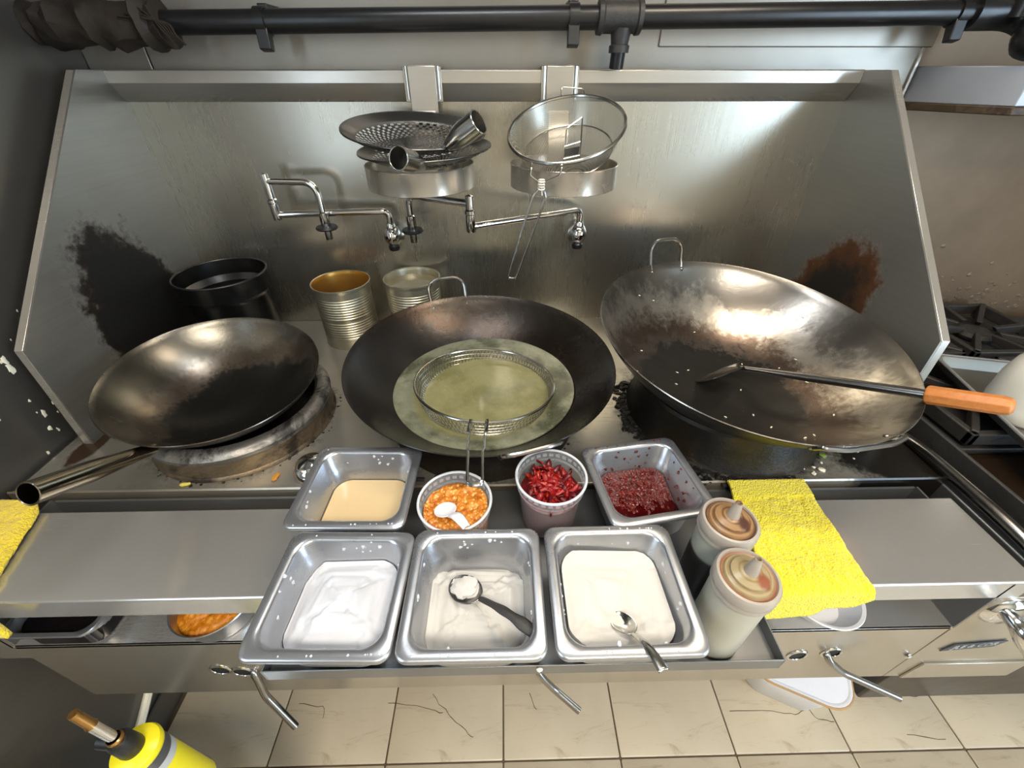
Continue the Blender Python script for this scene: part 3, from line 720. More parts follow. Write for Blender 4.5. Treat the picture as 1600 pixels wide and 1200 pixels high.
# ------------------------------------------------------------------ pre-rinse style swing faucets
def faucet(name, mount, j, lowz, upz, noz, noz_top, nozz, label, rise):
    t = empty(name, mount, label, 'faucet', 'swing faucets on the splashback')
    mx, my, mz = mount
    # wall flange and valve body
    f = G().lathe([(.0005, .02), (.016, .02), (.021, .014), (.024, .004), (.024, 0)], 28).xform(Matrix.Translation((mx, -.004, mz)) @ Matrix.Rotation(radians(90), 4, 'X')).build('wall_flange', 'chrome', t)
    G().blob((mx, -.040, mz + .012), .025, (.95, 1.1, 1.15), 2, 16, 12, .05).build('valve_body', 'chrome', t)
    G().lathe([(.0005, 0), (.013, 0), (.015, .004), (.015, .012), (.010, .018), (.0005, .018)], 20, (mx, -.046, mz - .026)).build('valve_cap', 'black', t)
    G().lathe([(.0115, 0), (.0125, .004), (.0115, .016), (.009, .02)], 20, (mx, -.046, mz + .028)).build('collar_nut', 'chrome', t)
    G().tube(fillet([(mx, -.046, mz + .04), (mx, -.046, lowz), (j[0], j[1], lowz)], .035, 8), .0082, 14).build('lower_arm', 'chrome', t)
    G().lathe([(.0105, -.012), (.0112, -.008), (.0112, .028), (.0128, .030), (.0128, .037), (.0098, .040), (.0098, upz - lowz + .017), (.0005, upz - lowz + .020)], 20, (j[0], j[1], lowz), True).build('swing_joint', 'chrome', t)
    G().tube(fillet([(j[0], j[1], upz), (noz[0], noz[1], upz), (noz[0], noz[1], noz_top)], .045, 9), .0082, 14).build('upper_arm', 'chrome', t)
    nz = G().lathe([(.0105, 0), (.0122, .003), (.0122, .045), (.0090, .048)], 20, (noz[0], noz[1], nozz)).build('nozzle', 'chrome', t)
    G().lathe([(.011, .004), (.025, .003), (.028, .0065), (.025, .011), (.011, .012)], 28, (noz[0], noz[1], nozz + .001)).build('control_disc', 'rubber', nz)
    G().lathe([(.0085, -.022), (.009, -.020), (.009, .002)], 18, (noz[0], noz[1], nozz), True).build('aerator', 'rod', nz)
    return t
faucet('swing_faucet', (-.306, 0, 1.068), (-.586, -.078), 1.146, 1.225, (-.462, -.088), 1.15, 1.108, 'chrome swing faucet folded back on itself left of the steel ring holder', 0)
f2 = faucet('swing_faucet', (.206, 0, 1.070), (-.078, -.192), 1.146, 1.198, (-.236, -.105), 1.15, 1.104, 'chrome swing faucet stretched out and dripping above the water filled can', 0)
G().tube([(-.236, -.105, 1.084), (-.2355, -.105, 1.06), (-.2355, -.105, 1.045), (-.2358, -.105, 1.03)], [.0018, .0014, .0022, .0006], 8).build('water_drip', 'chrome', f2)

# ------------------------------------------------------------------ ring holders hung on the top cap
def ring_holder(cx, label):
    t = empty('ring_holder', (cx, -.2, 1.238), label, 'holder', 'ring holders hung on the splashback')
    G().prism([(-.0345, 1.385), (-.0375, 1.385), (-.0375, 1.451), (.012, 1.453), (.012, 1.4475), (-.0345, 1.4475)], 0, cx - .043, cx + .043).build('hook_clip', 'cap', t, bevel=.0012)
    G().prism([(-.040, 1.362), (-.0438, 1.362), (-.0438, 1.452), (-.0385, 1.4545), (-.0385, 1.447)], 0, cx - .031, cx + .031).build('tongue', 'cap', t, bevel=.0012)
    for sx in (-1, 1):
        G().tube([(cx + sx * .036, -.0395, 1.39), (cx + sx * .036, -.0395, 1.452)], .0035, 8).build('fold', 'cap', t)
    G().prism([(-.038, 1.372), (-.042, 1.372), (-.088, 1.28), (-.088, 1.24), (-.084, 1.24), (-.084, 1.28)], 0, cx - .024, cx + .024).build('arm', 'ring', t, bevel=.001)
    G().lathe([(.1145, 1.238), (.116, 1.239), (.116, 1.281), (.1168, 1.283), (.1155, 1.2845), (.1140, 1.283), (.1140, 1.239), (.1145, 1.238)], 96, (cx, -.2, 0)).build('ring_band', 'ring', t)
    return t
ring_holder(-.180, 'steel ring holder carrying two perforated skimmers')
ring_holder(.133, 'steel ring holder carrying the fine mesh strainer')

# perforated skimmers
def skimmer(c, n, R, D, label, hs, he, hr, seed):
    nv = Vector(n).normalized(); base = Vector(c) - nv * D
    t = empty('perforated_skimmer', base, label, 'skimmer', rot=quat_to(nv)); Mi = (Matrix.Translation(base) @ quat_to(nv).to_matrix().to_4x4()).inverted()
    rho = (R * R + D * D) / (2 * D); zf = lambda r: rho - sqrt(max(0, rho * rho - r * r))
    bm = bmesh.new(); n_, m_ = 88, 15; rs = [R * (.10 + .72 * k / m_) for k in range(m_ + 1)]
    rings = [[bm.verts.new((r * cos(2 * pi * i / n_), r * sin(2 * pi * i / n_), zf(r))) for i in range(n_)] for k, r in enumerate(rs)]
    holes = []
    for k in range(m_):
        for i in range(n_):
            f = bm.faces.new((rings[k][i], rings[k][(i + 1) % n_], rings[k + 1][(i + 1 - (0 if k % 2 == 0 else 0)) % n_], rings[k + 1][i]))
            if k >= 2 and i % 2 == k % 2: holes.append(f)
    bm.faces.new(rings[0])
    prev = rings[-1]
    for r in (R * .86, R * .92, R * .97, R * 1.0, R * 1.012, R * 1.014):
        z = zf(min(r, R)) + (.001 if r > R else 0) - (.003 if r > R * 1.013 else 0)
        cur = [bm.verts.new((r * cos(2 * pi * i / n_), r * sin(2 * pi * i / n_), z)) for i in range(n_)]
        for i in range(n_): bm.faces.new((prev[i], prev[(i + 1) % n_], cur[(i + 1) % n_], cur[i]))
        prev = cur
    ins = bmesh.ops.inset_individual(bm, faces=holes, thickness=.0011, use_even_offset=True)
    bmesh.ops.delete(bm, geom=holes, context='FACES')
    bmesh.ops.recalc_face_normals(bm, faces=bm.faces)
    me = bpy.data.meshes.new('bowl'); bm.to_mesh(me); bm.free(); me.shade_smooth(); me.materials.append(MT['skim'])
    o = bpy.data.objects.new('bowl', me); COL.objects.link(o); o.parent = t
    md = o.modifiers.new('solid', 'SOLIDIFY'); md.thickness = .0012
    hs, he = Vector(hs), Vector(he); d = he - hs; g = G()
    g.tube([hs + d * k / 6 for k in range(7)], [hr * (.62 + .38 * min(1, k / 2.5)) for k in range(7)], 24, caps=False)
    g.tube([he - d * k / 6 for k in range(6)], [hr * .93 * (1 - .06 * k) for k in range(6)], 24, caps=False)
    g.torus(hr * .97, .0013, (0, 0, 0), 24, 6, Matrix.Translation(he) @ quat_to(d).to_matrix().to_4x4())
    hdl = local(g.xform(Mi), 'socket_handle', 'wire', t)
    local(G().lathe([(.0001, 0), (hr * .85, 0)], 20).xform(Mi @ Matrix.Translation(he - d * .45) @ quat_to(d).to_matrix().to_4x4()), 'hollow', 'dark', hdl)  # dark disc colours in the shade inside the socket
    return t
MT['skim'] = plain('skimmer_steel', s(118, 116, 113), 0.26, 1.0, 0.22, 8)
skimmer((-.182, -.205, 1.348), (.06, -.13, .99), .145, .044, 'upper perforated skimmer with its socket handle pointing at the strainer', (-.100, -.325, 1.332), (-.042, -.352, 1.371), .0205, 1)
skimmer((-.164, -.207, 1.314), (-.03, -.05, 1.0), .138, .036, 'lower perforated skimmer nested below another on the steel ring', (-.154, -.336, 1.302), (-.180, -.400, 1.322), .0195, 2)

# fine mesh strainer and wire skimmer in the right ring
sn = Vector((-.172, -.386, .906)).normalized(); sc_ = Vector((.130, -.217, 1.350))
t = empty('mesh_strainer', sc_ - sn * .05, 'round fine mesh strainer with a long wire loop handle hanging down', 'strainer', rot=quat_to(sn))
Ms = (Matrix.Translation(t.location) @ quat_to(sn).to_matrix().to_4x4()).inverted()
local(G().torus(.119, .0034, (0, 0, .05), 96, 8), 'rim', 'wire', t)
g = G(); g.lathe([(.117, .049), (.112, .035), (.106, .02), (.098, .004), (.094, .0), (.05, -.003), (.001, -.004)], 96)
o = local(g, 'mesh_bowl', 'finemesh', t); uvl = o.data.uv_layers.new(name='uv')
for lp in o.data.loops:
    p = o.data.vertices[lp.vertex_index].co; a = math.atan2(p.y, p.x); r = sqrt(p.x ** 2 + p.y ** 2)
    uvl.data[lp.index].uv = (p.x * .6 + p.z * .35, p.y * .6 + p.z * .35)
local(G().torus(.095, .0016, (0, 0, .001), 80, 6), 'base_wire', 'wire', t)
tie = Vector((.074, -.338, 1.268)); 
for sx, q0 in ((-1, (.056, -.316, 1.300)), (1, (.113, -.324, 1.300))):
    local(G().tube([Ms @ Vector(p) for p in fillet([q0, (q0[0] - .002, -.338, 1.296), (q0[0] - .004 + .0, -.340, 1.283), tie], .004, 3)], .0019, 6), 'handle_wire', 'wire', t)
lp = [(.072, -.338, 1.262), (.060, -.341, 1.248), (.050, -.341, 1.22), (.012, -.338, 1.09), (.013, -.338, 1.078), (.024, -.338, 1.078), (.03, -.338, 1.09), (.077, -.341, 1.225), (.082, -.341, 1.248), (.076, -.338, 1.262)]
local(G().tube([Ms @ p for p in cr(lp, 5)], .0024, 8), 'loop_handle', 'wire', t)
g = G()
for k in range(6): g.torus(.0052 + .0008 * (k % 2), .0014, (0, 0, 0), 14, 6, Ms @ Matrix.Translation(tie + Vector((.0, 0, .007 - k * .003))) @ Matrix.Rotation(.3 * (k % 3 - 1), 4, 'X'))
g.tube([Ms @ tie, Ms @ (tie + Vector((.002, -.004, -.02)))], .001, 5); local(g, 'twine_tie', 'twine', t)
hk = [sc_ + Vector((.0, .108, .05)), sc_ + Vector((.0, .118, .065)), sc_ + Vector((.048, .118, .062)), sc_ + Vector((.05, .10, .045))]
local(G().tube([Ms @ p for p in fillet(hk, .006, 3)], .0016, 6), 'rest_hook', 'wire', t)
# wire frame skimmer inside it
t = empty('wire_skimmer', sc_ - sn * .05, 'small rectangular wire handle frame lying inside the fine mesh strainer', 'skimmer', rot=quat_to(sn))
zz = .006
P = lambda x, y, z=zz: (x, y, z)
fr_ = [P(.042, .062, .03), P(.006, .050, .02), P(-.004, .005), P(-.012, -.045), P(-.03, -.06), ]
local(G().tube(fillet(fr_, .006, 3), .0016, 6), 'frame_wire', 'wire', t)
local(G().tube(fillet([P(.042, .062, .03), P(.030, .0, .012), P(.020, -.045), P(.03, -.055)], .006, 3), .0016, 6), 'frame_wire', 'wire', t)
local(G().tube([P(-.004, .005, .008), P(.031, .005, .012)], .0014, 6), 'cross_wire', 'wire', t); local(G().tube([P(-.011, -.036, .007), P(.022, -.036, .008)], .0014, 6), 'cross_wire', 'wire', t)
local(G().prism([(-.009, -.030), (.021, -.030), (.027, -.004), (-.004, -.004)], 2, .0065, .0078), 'plate', 'rod', t)

# ------------------------------------------------------------------ overhead pipe
t = empty('black_pipe', (0, -.07, 1.52), 'long black gas pipe with tee fitting clamped above the splashback', 'pipe')
pz = lambda x: 1.527 + (x + .2) * .011
G().tube([(-.80, -.07, pz(-.8)), (1.10, -.07, pz(1.1))], .0205, 24).build('main_run', 'black', t)
tee = G().lathe([(.021, -.046), (.029, -.045), (.030, -.036), (.027, -.033), (.027, .033), (.030, .036), (.029, .045), (.021, .046)], 28).xform(Matrix.Translation((.245, -.07, pz(.245))) @ Matrix.Rotation(radians(90), 4, 'Y')).build('tee_fitting', 'iron', t)
G().lathe([(.015, 0), (.021, .0), (.0215, .012), (.018, .014), (.022, .04)], 24, (.252, -.07, pz(.25) - .058)).build('tee_branch', 'iron', tee)
G().tube([(.252, -.07, pz(.25) - .05), (.252, -.064, 1.4475)], .0155, 20).build('drop_pipe', 'black', t)
for x in (-.49, .150, .955):
    b = G().lathe([(.0215, -.010), (.0245, -.010), (.0245, .010), (.0215, .010)], 24).xform(Matrix.Translation((x, -.07, pz(x))) @ Matrix.Rotation(radians(90), 4, 'Y')).build('pipe_clamp', 'black', t)
    G().prism([(-.095, pz(x) - .045), (-.078, pz(x) - .05), (-.064, pz(x) - .01), (-.09, pz(x) - .01)], 0, x - .012, x + .012).build('clamp_tail', 'black', b, bevel=.002)
    G().box(x - .01, x + .01, -.056, .006, pz(x) - .004, pz(x) + .03).build('clamp_bracket', 'black', b, bevel=.002)
G().tube(fillet([(.98, -.07, pz(1)), (1.09, -.075, pz(1.1)), (1.10, -.16, 1.49)], .05, 6), .030, 20).build('elbow', 'black', t)
G().blob((1.075, -.145, 1.495), .036, (1, 1, 1), 5, 16, 12, .1).build('elbow_cap', 'black', t)
G().tube([(1.06, -.10, 1.53), (1.06, -.10, 2.04)], .024, 18).build('riser_pipe', 'black', t)
# wrapped insulation at the left end
g = G(); P = [(-.95 + k * .0155, -.075, pz(-.9) + .012 * fbm(k * .5, 3)) for k in range(18)]
g.tube(P, [.036 + .012 * fbm(k * .7, 9) + (.006 if k > 14 else 0) for k in range(18)], 20)
g.v = [tuple(Vector(p) + Vector((0, fbm(p[0] * 40, p[2] * 40, p[1] * 40) * .008, fbm(p[0] * 40 + 5, p[2] * 40, p[1] * 40) * .008))) for p in g.v]
o = tag(g.build('pipe_wrap', 'burlap'), 'ragged dark brown cloth wrapped around the end of the black pipe', 'wrap')
g = G()
for k in range(5):
    x = -.69 + k * .004; g.tube(cr([(x - .02 * k, -.11, 1.545 - k * .004), (x + .01, -.115, 1.52), (x + .022, -.112, 1.50), (x + .03, -.105, 1.485)], 4), .0035, 6, flat=.5)
g.build('loose_strands', 'burlap', o)

# ------------------------------------------------------------------ tray with food pans
t = empty('counter_tray', (.02, -.85, .80), 'shallow stainless tray jutting over the shelf edge under the food pans', 'tray')
x0, x1, y0, y1 = -.318, .362, -.998, -.700
G().box(x0, x1, y0, y1, .8005, .8030).build('tray_floor', 'tray', t)
G().box(x0, x1, y0 - .002, y0, .797, .8235).build('front_lip', 'tray', t, bevel=.0006); G().box(x1, x1 + .002, y0 - .002, y1, .797, .8235).build('side_lip', 'tray', t, bevel=.0006)
G().box(x0 - .002, x0, y0 - .002, y1, .797, .8235).build('side_lip', 'tray', t, bevel=.0006)
G().blob((.040, -1.002, .818), .0042, (1, .7, 1), 2, 8, 6, .3).build('dried_drip', 'scrapw', t)

def food_pan(loc, rz, w, d, h, label):
    t = empty('food_pan', loc, label, 'pan', 'steel food pans on the tray'); t.rotation_euler = (0, 0, rz)
    g = G(); spec = [(.034, .040, .0), (.030, .034, .002), (.022, .030, .028), (.019, .028, h - .035), (.0145, .026, h - .030), (.013, .024, h - .006), (.003, .014, h - .0060), (.0, .016, h - .0075), (-.0008, .016, h - .0045), (.0, .016, h - .0012), (.002, .016, h), (.0105, .022, h), (.0130, .024, h - .0012), (.0150, .025, h - .004),
                     (.0158, .026, h - .027), (.0205, .028, h - .033), (.0235, .030, .030), (.0315, .034, .0035), (.036, .040, .0016)]
    g.loft([[(x, y, z) for x, y in rr(w / 2 - i, d / 2 - i, r, 7)] for i, r, z in spec], True, True)
    local(g, 'pan_body', 'pan', t, angle=50)
    return t
TZ = .8032
def heap(t_loc, rz, w, d, z, fn, mat, name, label, cat, inset=.0225, kind='stuff', rings=26):
    g = G(); loops = []; hx, hy = w / 2 - inset, d / 2 - inset; nC = 14
    for k in range(rings + 1):
        f = 1 - k / rings; f = max(f, .004)
        loops.append([(x * f, y * f, z + fn(x * f, y * f, f)) for x, y in rr(hx, hy, .028, nC)])
    skirt = [(x * .985, y * .985, z - .02) for x, y in rr(hx, hy, .028, nC)]
    g.loft([skirt] + loops, True, True)
    o = g.build(name, mat, loc=t_loc, angle=60); o.rotation_euler = (0, 0, rz); return tag(o, label, cat, kind=kind)
pans = [((-.222, -.937, TZ), radians(-1.5), .176, .166), ((-.043, -.938, TZ), 0, .176, .170), ((.144, -.937, TZ), radians(.5), .180, .172), ((-.240, -.766, TZ), radians(-1.5), .180, .164), ((.228, -.762, TZ), radians(9), .172, .164)]
labs = ['food pan heaped with smooth white starch beside the steel shelf edge', 'food pan of coarse off-white powder holding a black handled spoon', 'food pan of fine white salt with a steel spoon beside the bottles', 'food pan of thin beige broth beside the orange sauce tub', 'food pan of dark red chili flakes in oil, skewed beside a bottle']
PH = .106
for (l, r_, w, d), lb in zip(pans, labs): food_pan(l, r_, w, d, PH, lb)
def hp0(x, y, f):
    return -.012 + .020 * max(0, 1 - ((x - .012) / .085) ** 2 - ((y + .01) / .075) ** 2) + .006 * fbm(x * 26, y * 26, 1) + .003 * fbm(x * 70, y * 70, 4) - .010 * max(0, (-x - .03) / .05) + .004 * max(0, fbm(x * 40 + 3, y * 40, 8)) * (1 if y < 0 else .2)
heap(pans[0][0], pans[0][1], .176, .166, .076, hp0, 'powder', 'starch_heap', 'smooth mound of white starch in the pan beside the shelf', 'starch')
def hp1(x, y, f):
    return -.006 + .016 * max(0, 1 - ((x + .02) / .075) ** 2 - ((y - .005) / .07) ** 2) + .009 * fbm(x * 30, y * 30, 12) + .005 * fbm(x * 80, y * 80, 14) - .012 * max(0, (y - .025) / .04)
heap(pans[1][0], pans[1][1], .176, .170, .050, hp1, 'powder2', 'powder_heap', 'lumpy off-white powder under the black handled spoon', 'powder')
def hp2(x, y, f):
    return .007 * fbm(x * 18, y * 18, 22) + .0022 * fbm(x * 70, y * 70, 2) - .016 * math.exp(-((x - .006) ** 2 + (y + .028) ** 2) / .0007) + .006 * max(0, -x / .06)
heap(pans[2][0], pans[2][1], .180, .172, .074, hp2, 'salt', 'salt_heap', 'level fine white salt hollowed around a steel spoon', 'salt')
heap(pans[3][0], pans[3][1], .180, .164, .046, lambda x, y, f: 0, 'broth', 'broth', 'thin beige broth in the pan beside the orange sauce tub', 'broth', inset=.0245)
def hp4(x, y, f):
    return -.004 + .014 * max(0, (y + .02 + x * .3) / .05) + .005 * fbm(x * 40, y * 40, 31) + .003 * fbm(x * 140, y * 140, 33) - .004 * max(0, x / .06)
heap(pans[4][0], pans[4][1], .172, .164, .040, hp4, 'chiliflake', 'chili_flakes', 'coarse wet chili flakes piled in the skewed pan', 'chili flakes', inset=.024)
heap(pans[4][0], pans[4][1], .172, .164, .0405, lambda x, y, f: 0, 'chilioil', 'chili_oil', 'dark red chili oil pooled around the flakes in the skewed pan', 'oil', inset=.0245)
# loose flakes and crumbs sticking to the pans
g = G()
for k in range(420):
    x = random.gauss(-.005, .03); y = random.gauss(.01, .028)
    if abs(x) > .056 or abs(y) > .052 or y < -.030 - x * .25: continue
    g.blob((x, y, .042 + hp4(x, y, 1)), random.uniform(.0014, .0034), (1, 1.2, .5), k, 5, 4, .8)
o = g.build('chili_seeds', plain('chili_seed', s(104, 26, 20), .3, 0, .6, 90), loc=pans[4][0]); o.rotation_euler = (0, 0, pans[4][1]); tag(o, 'pale chili seeds and flake bits scattered over the red oil', 'chili flakes', kind='stuff')
g = G()
for (l, r_, w, d), n_ in zip(pans[:4], (26, 22, 20, 14)):
    for k in range(n_):
        side_ = random.choice('xXyY'); h_ = random.uniform(.078, .104)
        i = .0150 + (.004 if h_ < .076 else 0)
        if side_ in 'xX': x = (w / 2 - i) * (1 if side_ == 'X' else -1); y = random.uniform(-d / 2 + .045, d / 2 - .045)
        else: y = (d / 2 - i) * (1 if side_ == 'Y' else -1); x = random.uniform(-w / 2 + .045, w / 2 - .045)
        c_, s_ = cos(r_), sin(r_)
        g.blob((l[0] + x * c_ - y * s_, l[1] + x * s_ + y * c_, l[2] + h_), random.uniform(.0012, .0036), (1, 1, 1), k, 6, 4, .7)
    for k in range(10):
        x = random.uniform(-w / 2 + .01, w / 2 - .01); y = (d / 2 - .006) * random.choice((-1, 1)); g.blob((l[0] + x, l[1] + y, l[2] + PH + .0005), random.uniform(.0008, .0016), (1, 1, .7), k, 5, 4, .6)
tag(g.build('powder_crumbs', 'powder'), 'white powder crumbs stuck to the walls of the food pans', 'powder', kind='stuff')

g = G(); w, d = .172, .164
for k in range(60):
    h_ = random.uniform(.050, .100); i = .0155 if h_ > .078 else .0225
    sd = random.choice('xXYYYy')
    if sd in 'xX': x = (w / 2 - i) * (1 if sd == 'X' else -1); y = random.uniform(-.03, d / 2 - .045)
    else: y = (d / 2 - i) * (1 if sd == 'Y' else -1); x = random.uniform(-w / 2 + .045, w / 2 - .045)
    g.blob((x, y, h_), random.uniform(.001, .0032), (1, 1, 1), k, 6, 4, .7)
for k in range(16): g.blob((random.uniform(-.07, .07), d / 2 - .006, PH + .0004), random.uniform(.001, .0022), (1, 1, .6), k, 5, 4, .6)
o = g.build('chili_splatter', 'chiliflake', loc=pans[4][0]); o.rotation_euler = (0, 0, pans[4][1]); tag(o, 'red chili bits stuck to the walls of the skewed pan', 'chili flakes', kind='stuff')

# ------------------------------------------------------------------ spoons
def spoon(name, bowl, tip, label, cat, bw, bl, mat, hm, hw, roll=0.0, arch=.008, cup=.007):
    B = Vector(bowl); T = Vector(tip); d = T - B; L = d.length; q = d.to_track_quat('X', 'Z')
    t = empty(name, B, label, cat); Mx = Matrix.Translation((0, 0, 0)) @ q.to_matrix().to_4x4() @ Matrix.Rotation(roll, 4, 'X')
    def fb(u, v):
        a = -bl + 2 * bl * v * 1.0; k = max(0, 1 - (a / bl) ** 2) ** .55
        w = max(bw * k, hw(0) * .5 if v > .9 else .0004); y = (u - .5) * 2 * w
        return (a, y, -cup * (1 - (a / bl) ** 2) * (1 - ((u - .5) * 2) ** 2) + cup * .4)
    local(G().grid(fb, 14, 18).xform(Mx), 'bowl', mat, t, solid=.0012, angle=70)
    def fh(u, v):
        a = bl * .93 + (L - bl * .93) * v; w = hw(v); return (a, (u - .5) * 2 * w, cup * .4 + arch * sin(pi * v) - .002 * ((u - .5) * 2) ** 2)
    local(G().grid(fh, 6, 24).xform(Mx), 'handle', hm, t, solid=.002, angle=70)
    return t
spoon('table_spoon', (-.058, -.922, TZ + .066), (.034, -.990, TZ + .088), 'steel spoon with dark ornate handle dug into the off-white powder', 'spoon', .020, .027, 'rod', 'iron', lambda v: .003 + .0055 * v ** 1.2 + .0012 * sin(v * 18) * v)
o = G().blob((-.058, -.921, TZ + .071), .017, (1.1, .95, .55), 4, 18, 12, .45).build('powder_scoop', 'powder2'); tag(o, 'clump of off-white powder heaped on the dark handled spoon', 'powder', kind='stuff')
spoon('tea_spoon', (.148, -.972, TZ + .070), (.170, -1.040, TZ + .112), 'plain steel teaspoon leaning over the rim of the salt pan', 'spoon', .015, .022, 'wire', 'wire', lambda v: .0028 + .0035 * v)

# ------------------------------------------------------------------ deli tubs
def tub(loc, label, H, R, r):
    t = empty('deli_tub', loc, label, 'tub', 'round plastic deli tubs on the tray')
    local(G().lathe([(.0005, .001), (r - .004, 0), (r, .004), (R - .004, H - .022), (R - .001, H - .020), (R - .0008, H - .004)], 64), 'tub_body', 'deli', t)
    local(G().torus(R, .0022, (0, 0, H - .001), 72, 8), 'rim', 'deli_rim', t)
    g = G()
    for k in range(30):
        a = 2 * pi * k / 30; g.box(-.0035, .0035, -.0006, .0012, 0, .005); n_ = 8
        Mx = Matrix.Translation(((R - .0022) * cos(a), (R - .0022) * sin(a), H - .013)) @ Matrix.Rotation(a + pi / 2, 4, 'Z')
        g.v[-8:] = [tuple(Mx @ Vector(p)) for p in g.v[-8:]]
    local(g, 'rim_tabs', 'deli', t)
    return t
tub((.073, -.760, TZ), 'clear plastic deli tub of dried red chili strips', .112, .0570, .046)
tub((-.082, -.796, TZ), 'clear plastic deli tub of orange garlic chili sauce', .100, .0570, .047)
def disc_heap(loc, R, z, fn, mat, name, label, cat):
    g = G(); loops = [[(R * .93 * cos(2 * pi * i / 60), R * .93 * sin(2 * pi * i / 60), .006) for i in range(60)]]
    for k in range(22):
        r = R * (1 - k / 22.5); loops.append([(r * cos(2 * pi * i / 60), r * sin(2 * pi * i / 60), z + fn(r * cos(2 * pi * i / 60), r * sin(2 * pi * i / 60))) for i in range(60)])
    g.loft(loops, True, True); return tag(g.build(name, mat, loc=loc, angle=60), label, cat, kind='stuff')
disc_heap((-.082, -.796, TZ), .0515, .078, lambda x, y: .006 * fbm(x * 60, y * 60, 3) + .003 * fbm(x * 160, y * 160, 5) + .006 * max(0, x / .05), 'garlic', 'garlic_sauce', 'orange minced garlic and chili sauce with a white plastic spoon', 'sauce')
spoon('plastic_spoon', (-.096, -.808, TZ + .088), (-.058, -.858, TZ + .116), 'small white plastic spoon stuck in the orange sauce', 'spoon', .017, .022, 'whiteplastic', 'whiteplastic', lambda v: .0042 + .0035 * sin(pi * min(1, v * .7 + .2)))
disc_heap((.073, -.760, TZ), .0495, .075, lambda x, y: .012 * max(0, 1 - (x * x + y * y) / .0023), 'chili_b', 'chili_mass', 'packed dark red dried chili filling the deli tub', 'chili')
# individual chili strips
cm = []
for k in range(6):
    g = G(); L = .020 + .004 * k; b = .35 + .3 * random.random(); w = .0042 + .0008 * (k % 3)
    def strip(u, v, L=L, b=b, w=w, k=k):
        a = (v - .5) * L; th = a / L * b * 4; ww = w * (1 - (abs(v - .5) * 2) ** 3 * .7)
        return (a, (u - .5) * 2 * ww * cos(th), (u - .5) * 2 * ww * sin(th) + .003 * sin(v * pi * (1 + k % 3)) + .002 * (1 - ((u - .5) * 2) ** 2))
    g.grid(strip, 3, 9); cm.append([g.mesh('chili_strip', MT[c]) for c in ('chili_a', 'chili_b', 'chili_c')])
for k in range(78):
    a = random.uniform(0, 2 * pi); r = .043 * sqrt(random.random()); x, y = r * cos(a), r * sin(a)
    col_ = random.choice((0, 0, 0, 1, 2)) if x < .015 else random.choice((0, 1, 1))
    o = bpy.data.objects.new('chili_strip', cm[k % 6][col_]); COL.objects.link(o)
    o.location = (.073 + x, -.760 + y, TZ + .080 + .012 * (1 - r * r / .0023) + random.uniform(-.003, .006))
    o.rotation_euler = (random.gauss(0, .5), random.gauss(0, .4), random.uniform(0, 6.28))
    md = o.modifiers.new('solid', 'SOLIDIFY'); md.thickness = .0011
    tag(o, 'glossy dried red chili strip heaped in the clear deli tub', 'chili', 'dried chili strips in the tub')

# ------------------------------------------------------------------ squeeze bottles
def bottle(loc, label, lid, fill, fz, lean, body):
    t = empty('squeeze_bottle', loc, label, 'bottle', 'squeeze bottles beside the salt pan'); t.rotation_euler = lean
    R = .0345; H = .138
    local(G().lathe([(.0005, .0015), (R - .004, 0), (R, .004), (R, H - .012), (R - .002, H - .004), (R - .003, H)], 56), 'bottle_body', body, t)
    local(G().lathe([(.0005, .003), (R - .005, .003), (R - .0018, .006), (R - .0018, fz), (.0005, fz)], 48), 'sauce_fill', fill, t)
    local(G().lathe([(R - .001, H - .006), (R + .002, H - .006), (R + .0028, H - .003), (R + .002, H), (R + .0022, H + .003), (R + .0032, H + .006), (R + .0032, H + .016), (R + .001, H + .020), (R - .002, H + .0205), (R - .003, H + .018)], 64), 'collar', 'collar', t)
    ld = local(G().lathe([(R - .002, H + .018), (R - .006, H + .0175), (R - .008, H + .021), (R - .0125, H + .0225), (R - .0135, H + .0255), (R - .020, H + .028), (.0095, H + .0295), (.0005, H + .030)], 56), 'lid', lid, t)
    local(G().lathe([(.0085, H + .029), (.0078, H + .033), (.0048, H + .052), (.0040, H + .054), (.0026, H + .054), (.0024, H + .050)], 24), 'nozzle', 'collar', ld)
    local(G().torus(.0034, .0009, (0, 0, H + .0545), 20, 6), 'nozzle_tip', lid, ld)
bottle((.300, -.880, TZ), 'squeeze bottle half full of black sauce with sauce ringed lid', 'lid1', 'soy', .092, (0, 0, 0), 'bottle_dark')
bottle((.287, -.957, TZ), 'squeeze bottle of pale sauce with tan stained lid', 'lid2', 'pale_sauce', .128, (0, 0, 0), 'bottle_pale')

# ------------------------------------------------------------------ towels
def towel(name, fn, label, mat, nu=90, nv=90, thick=.006):
    g = G().grid(fn, nu, nv); o = g.build(name, mat, solid=thick, angle=180); return tag(o, label, 'towel')
def lerp(a, b, t): return a + (b - a) * t
def tR(u, v):
    # v: 0 back .. 1 front edge, drapes past the shelf front
    L = .215 + .060
    sl = v * (L - .006 - .014 * (.5 + .5 * math.tanh((u - .55) * 30)) - .012 * u)
    xl = lerp(.425, .392, v); xr = lerp(.573, .556, v) + .012 * max(0, v - .7); x = lerp(xl, xr, u) + .003 * fbm(v * 7, u * 3)
    y = -.690 - sl; z = .8075 + .003 * fbm(x * 20, y * 20, 2, 3) + .0016 * fbm(x * 90, y * 90, 5)
    if sl < .04: z = max(z, .8095)
    edge = .205
    if sl > edge:
        k = sl - edge; a = min(k / .012, 1) * 1.15; y = -.690 - edge - min(k, .012) * .8 - max(0, k - .012) * cos(1.2) * .6; z = z - .012 * (1 - cos(a)) - max(0, k - .012) * .93
        z += .018 * max(0, u - .86) / .14 * min(1, k / .03)
    return (x, y, z)
towel('yellow_towel', tR, 'yellow terry towel draped over the shelf edge beside the bottles', 'towel')
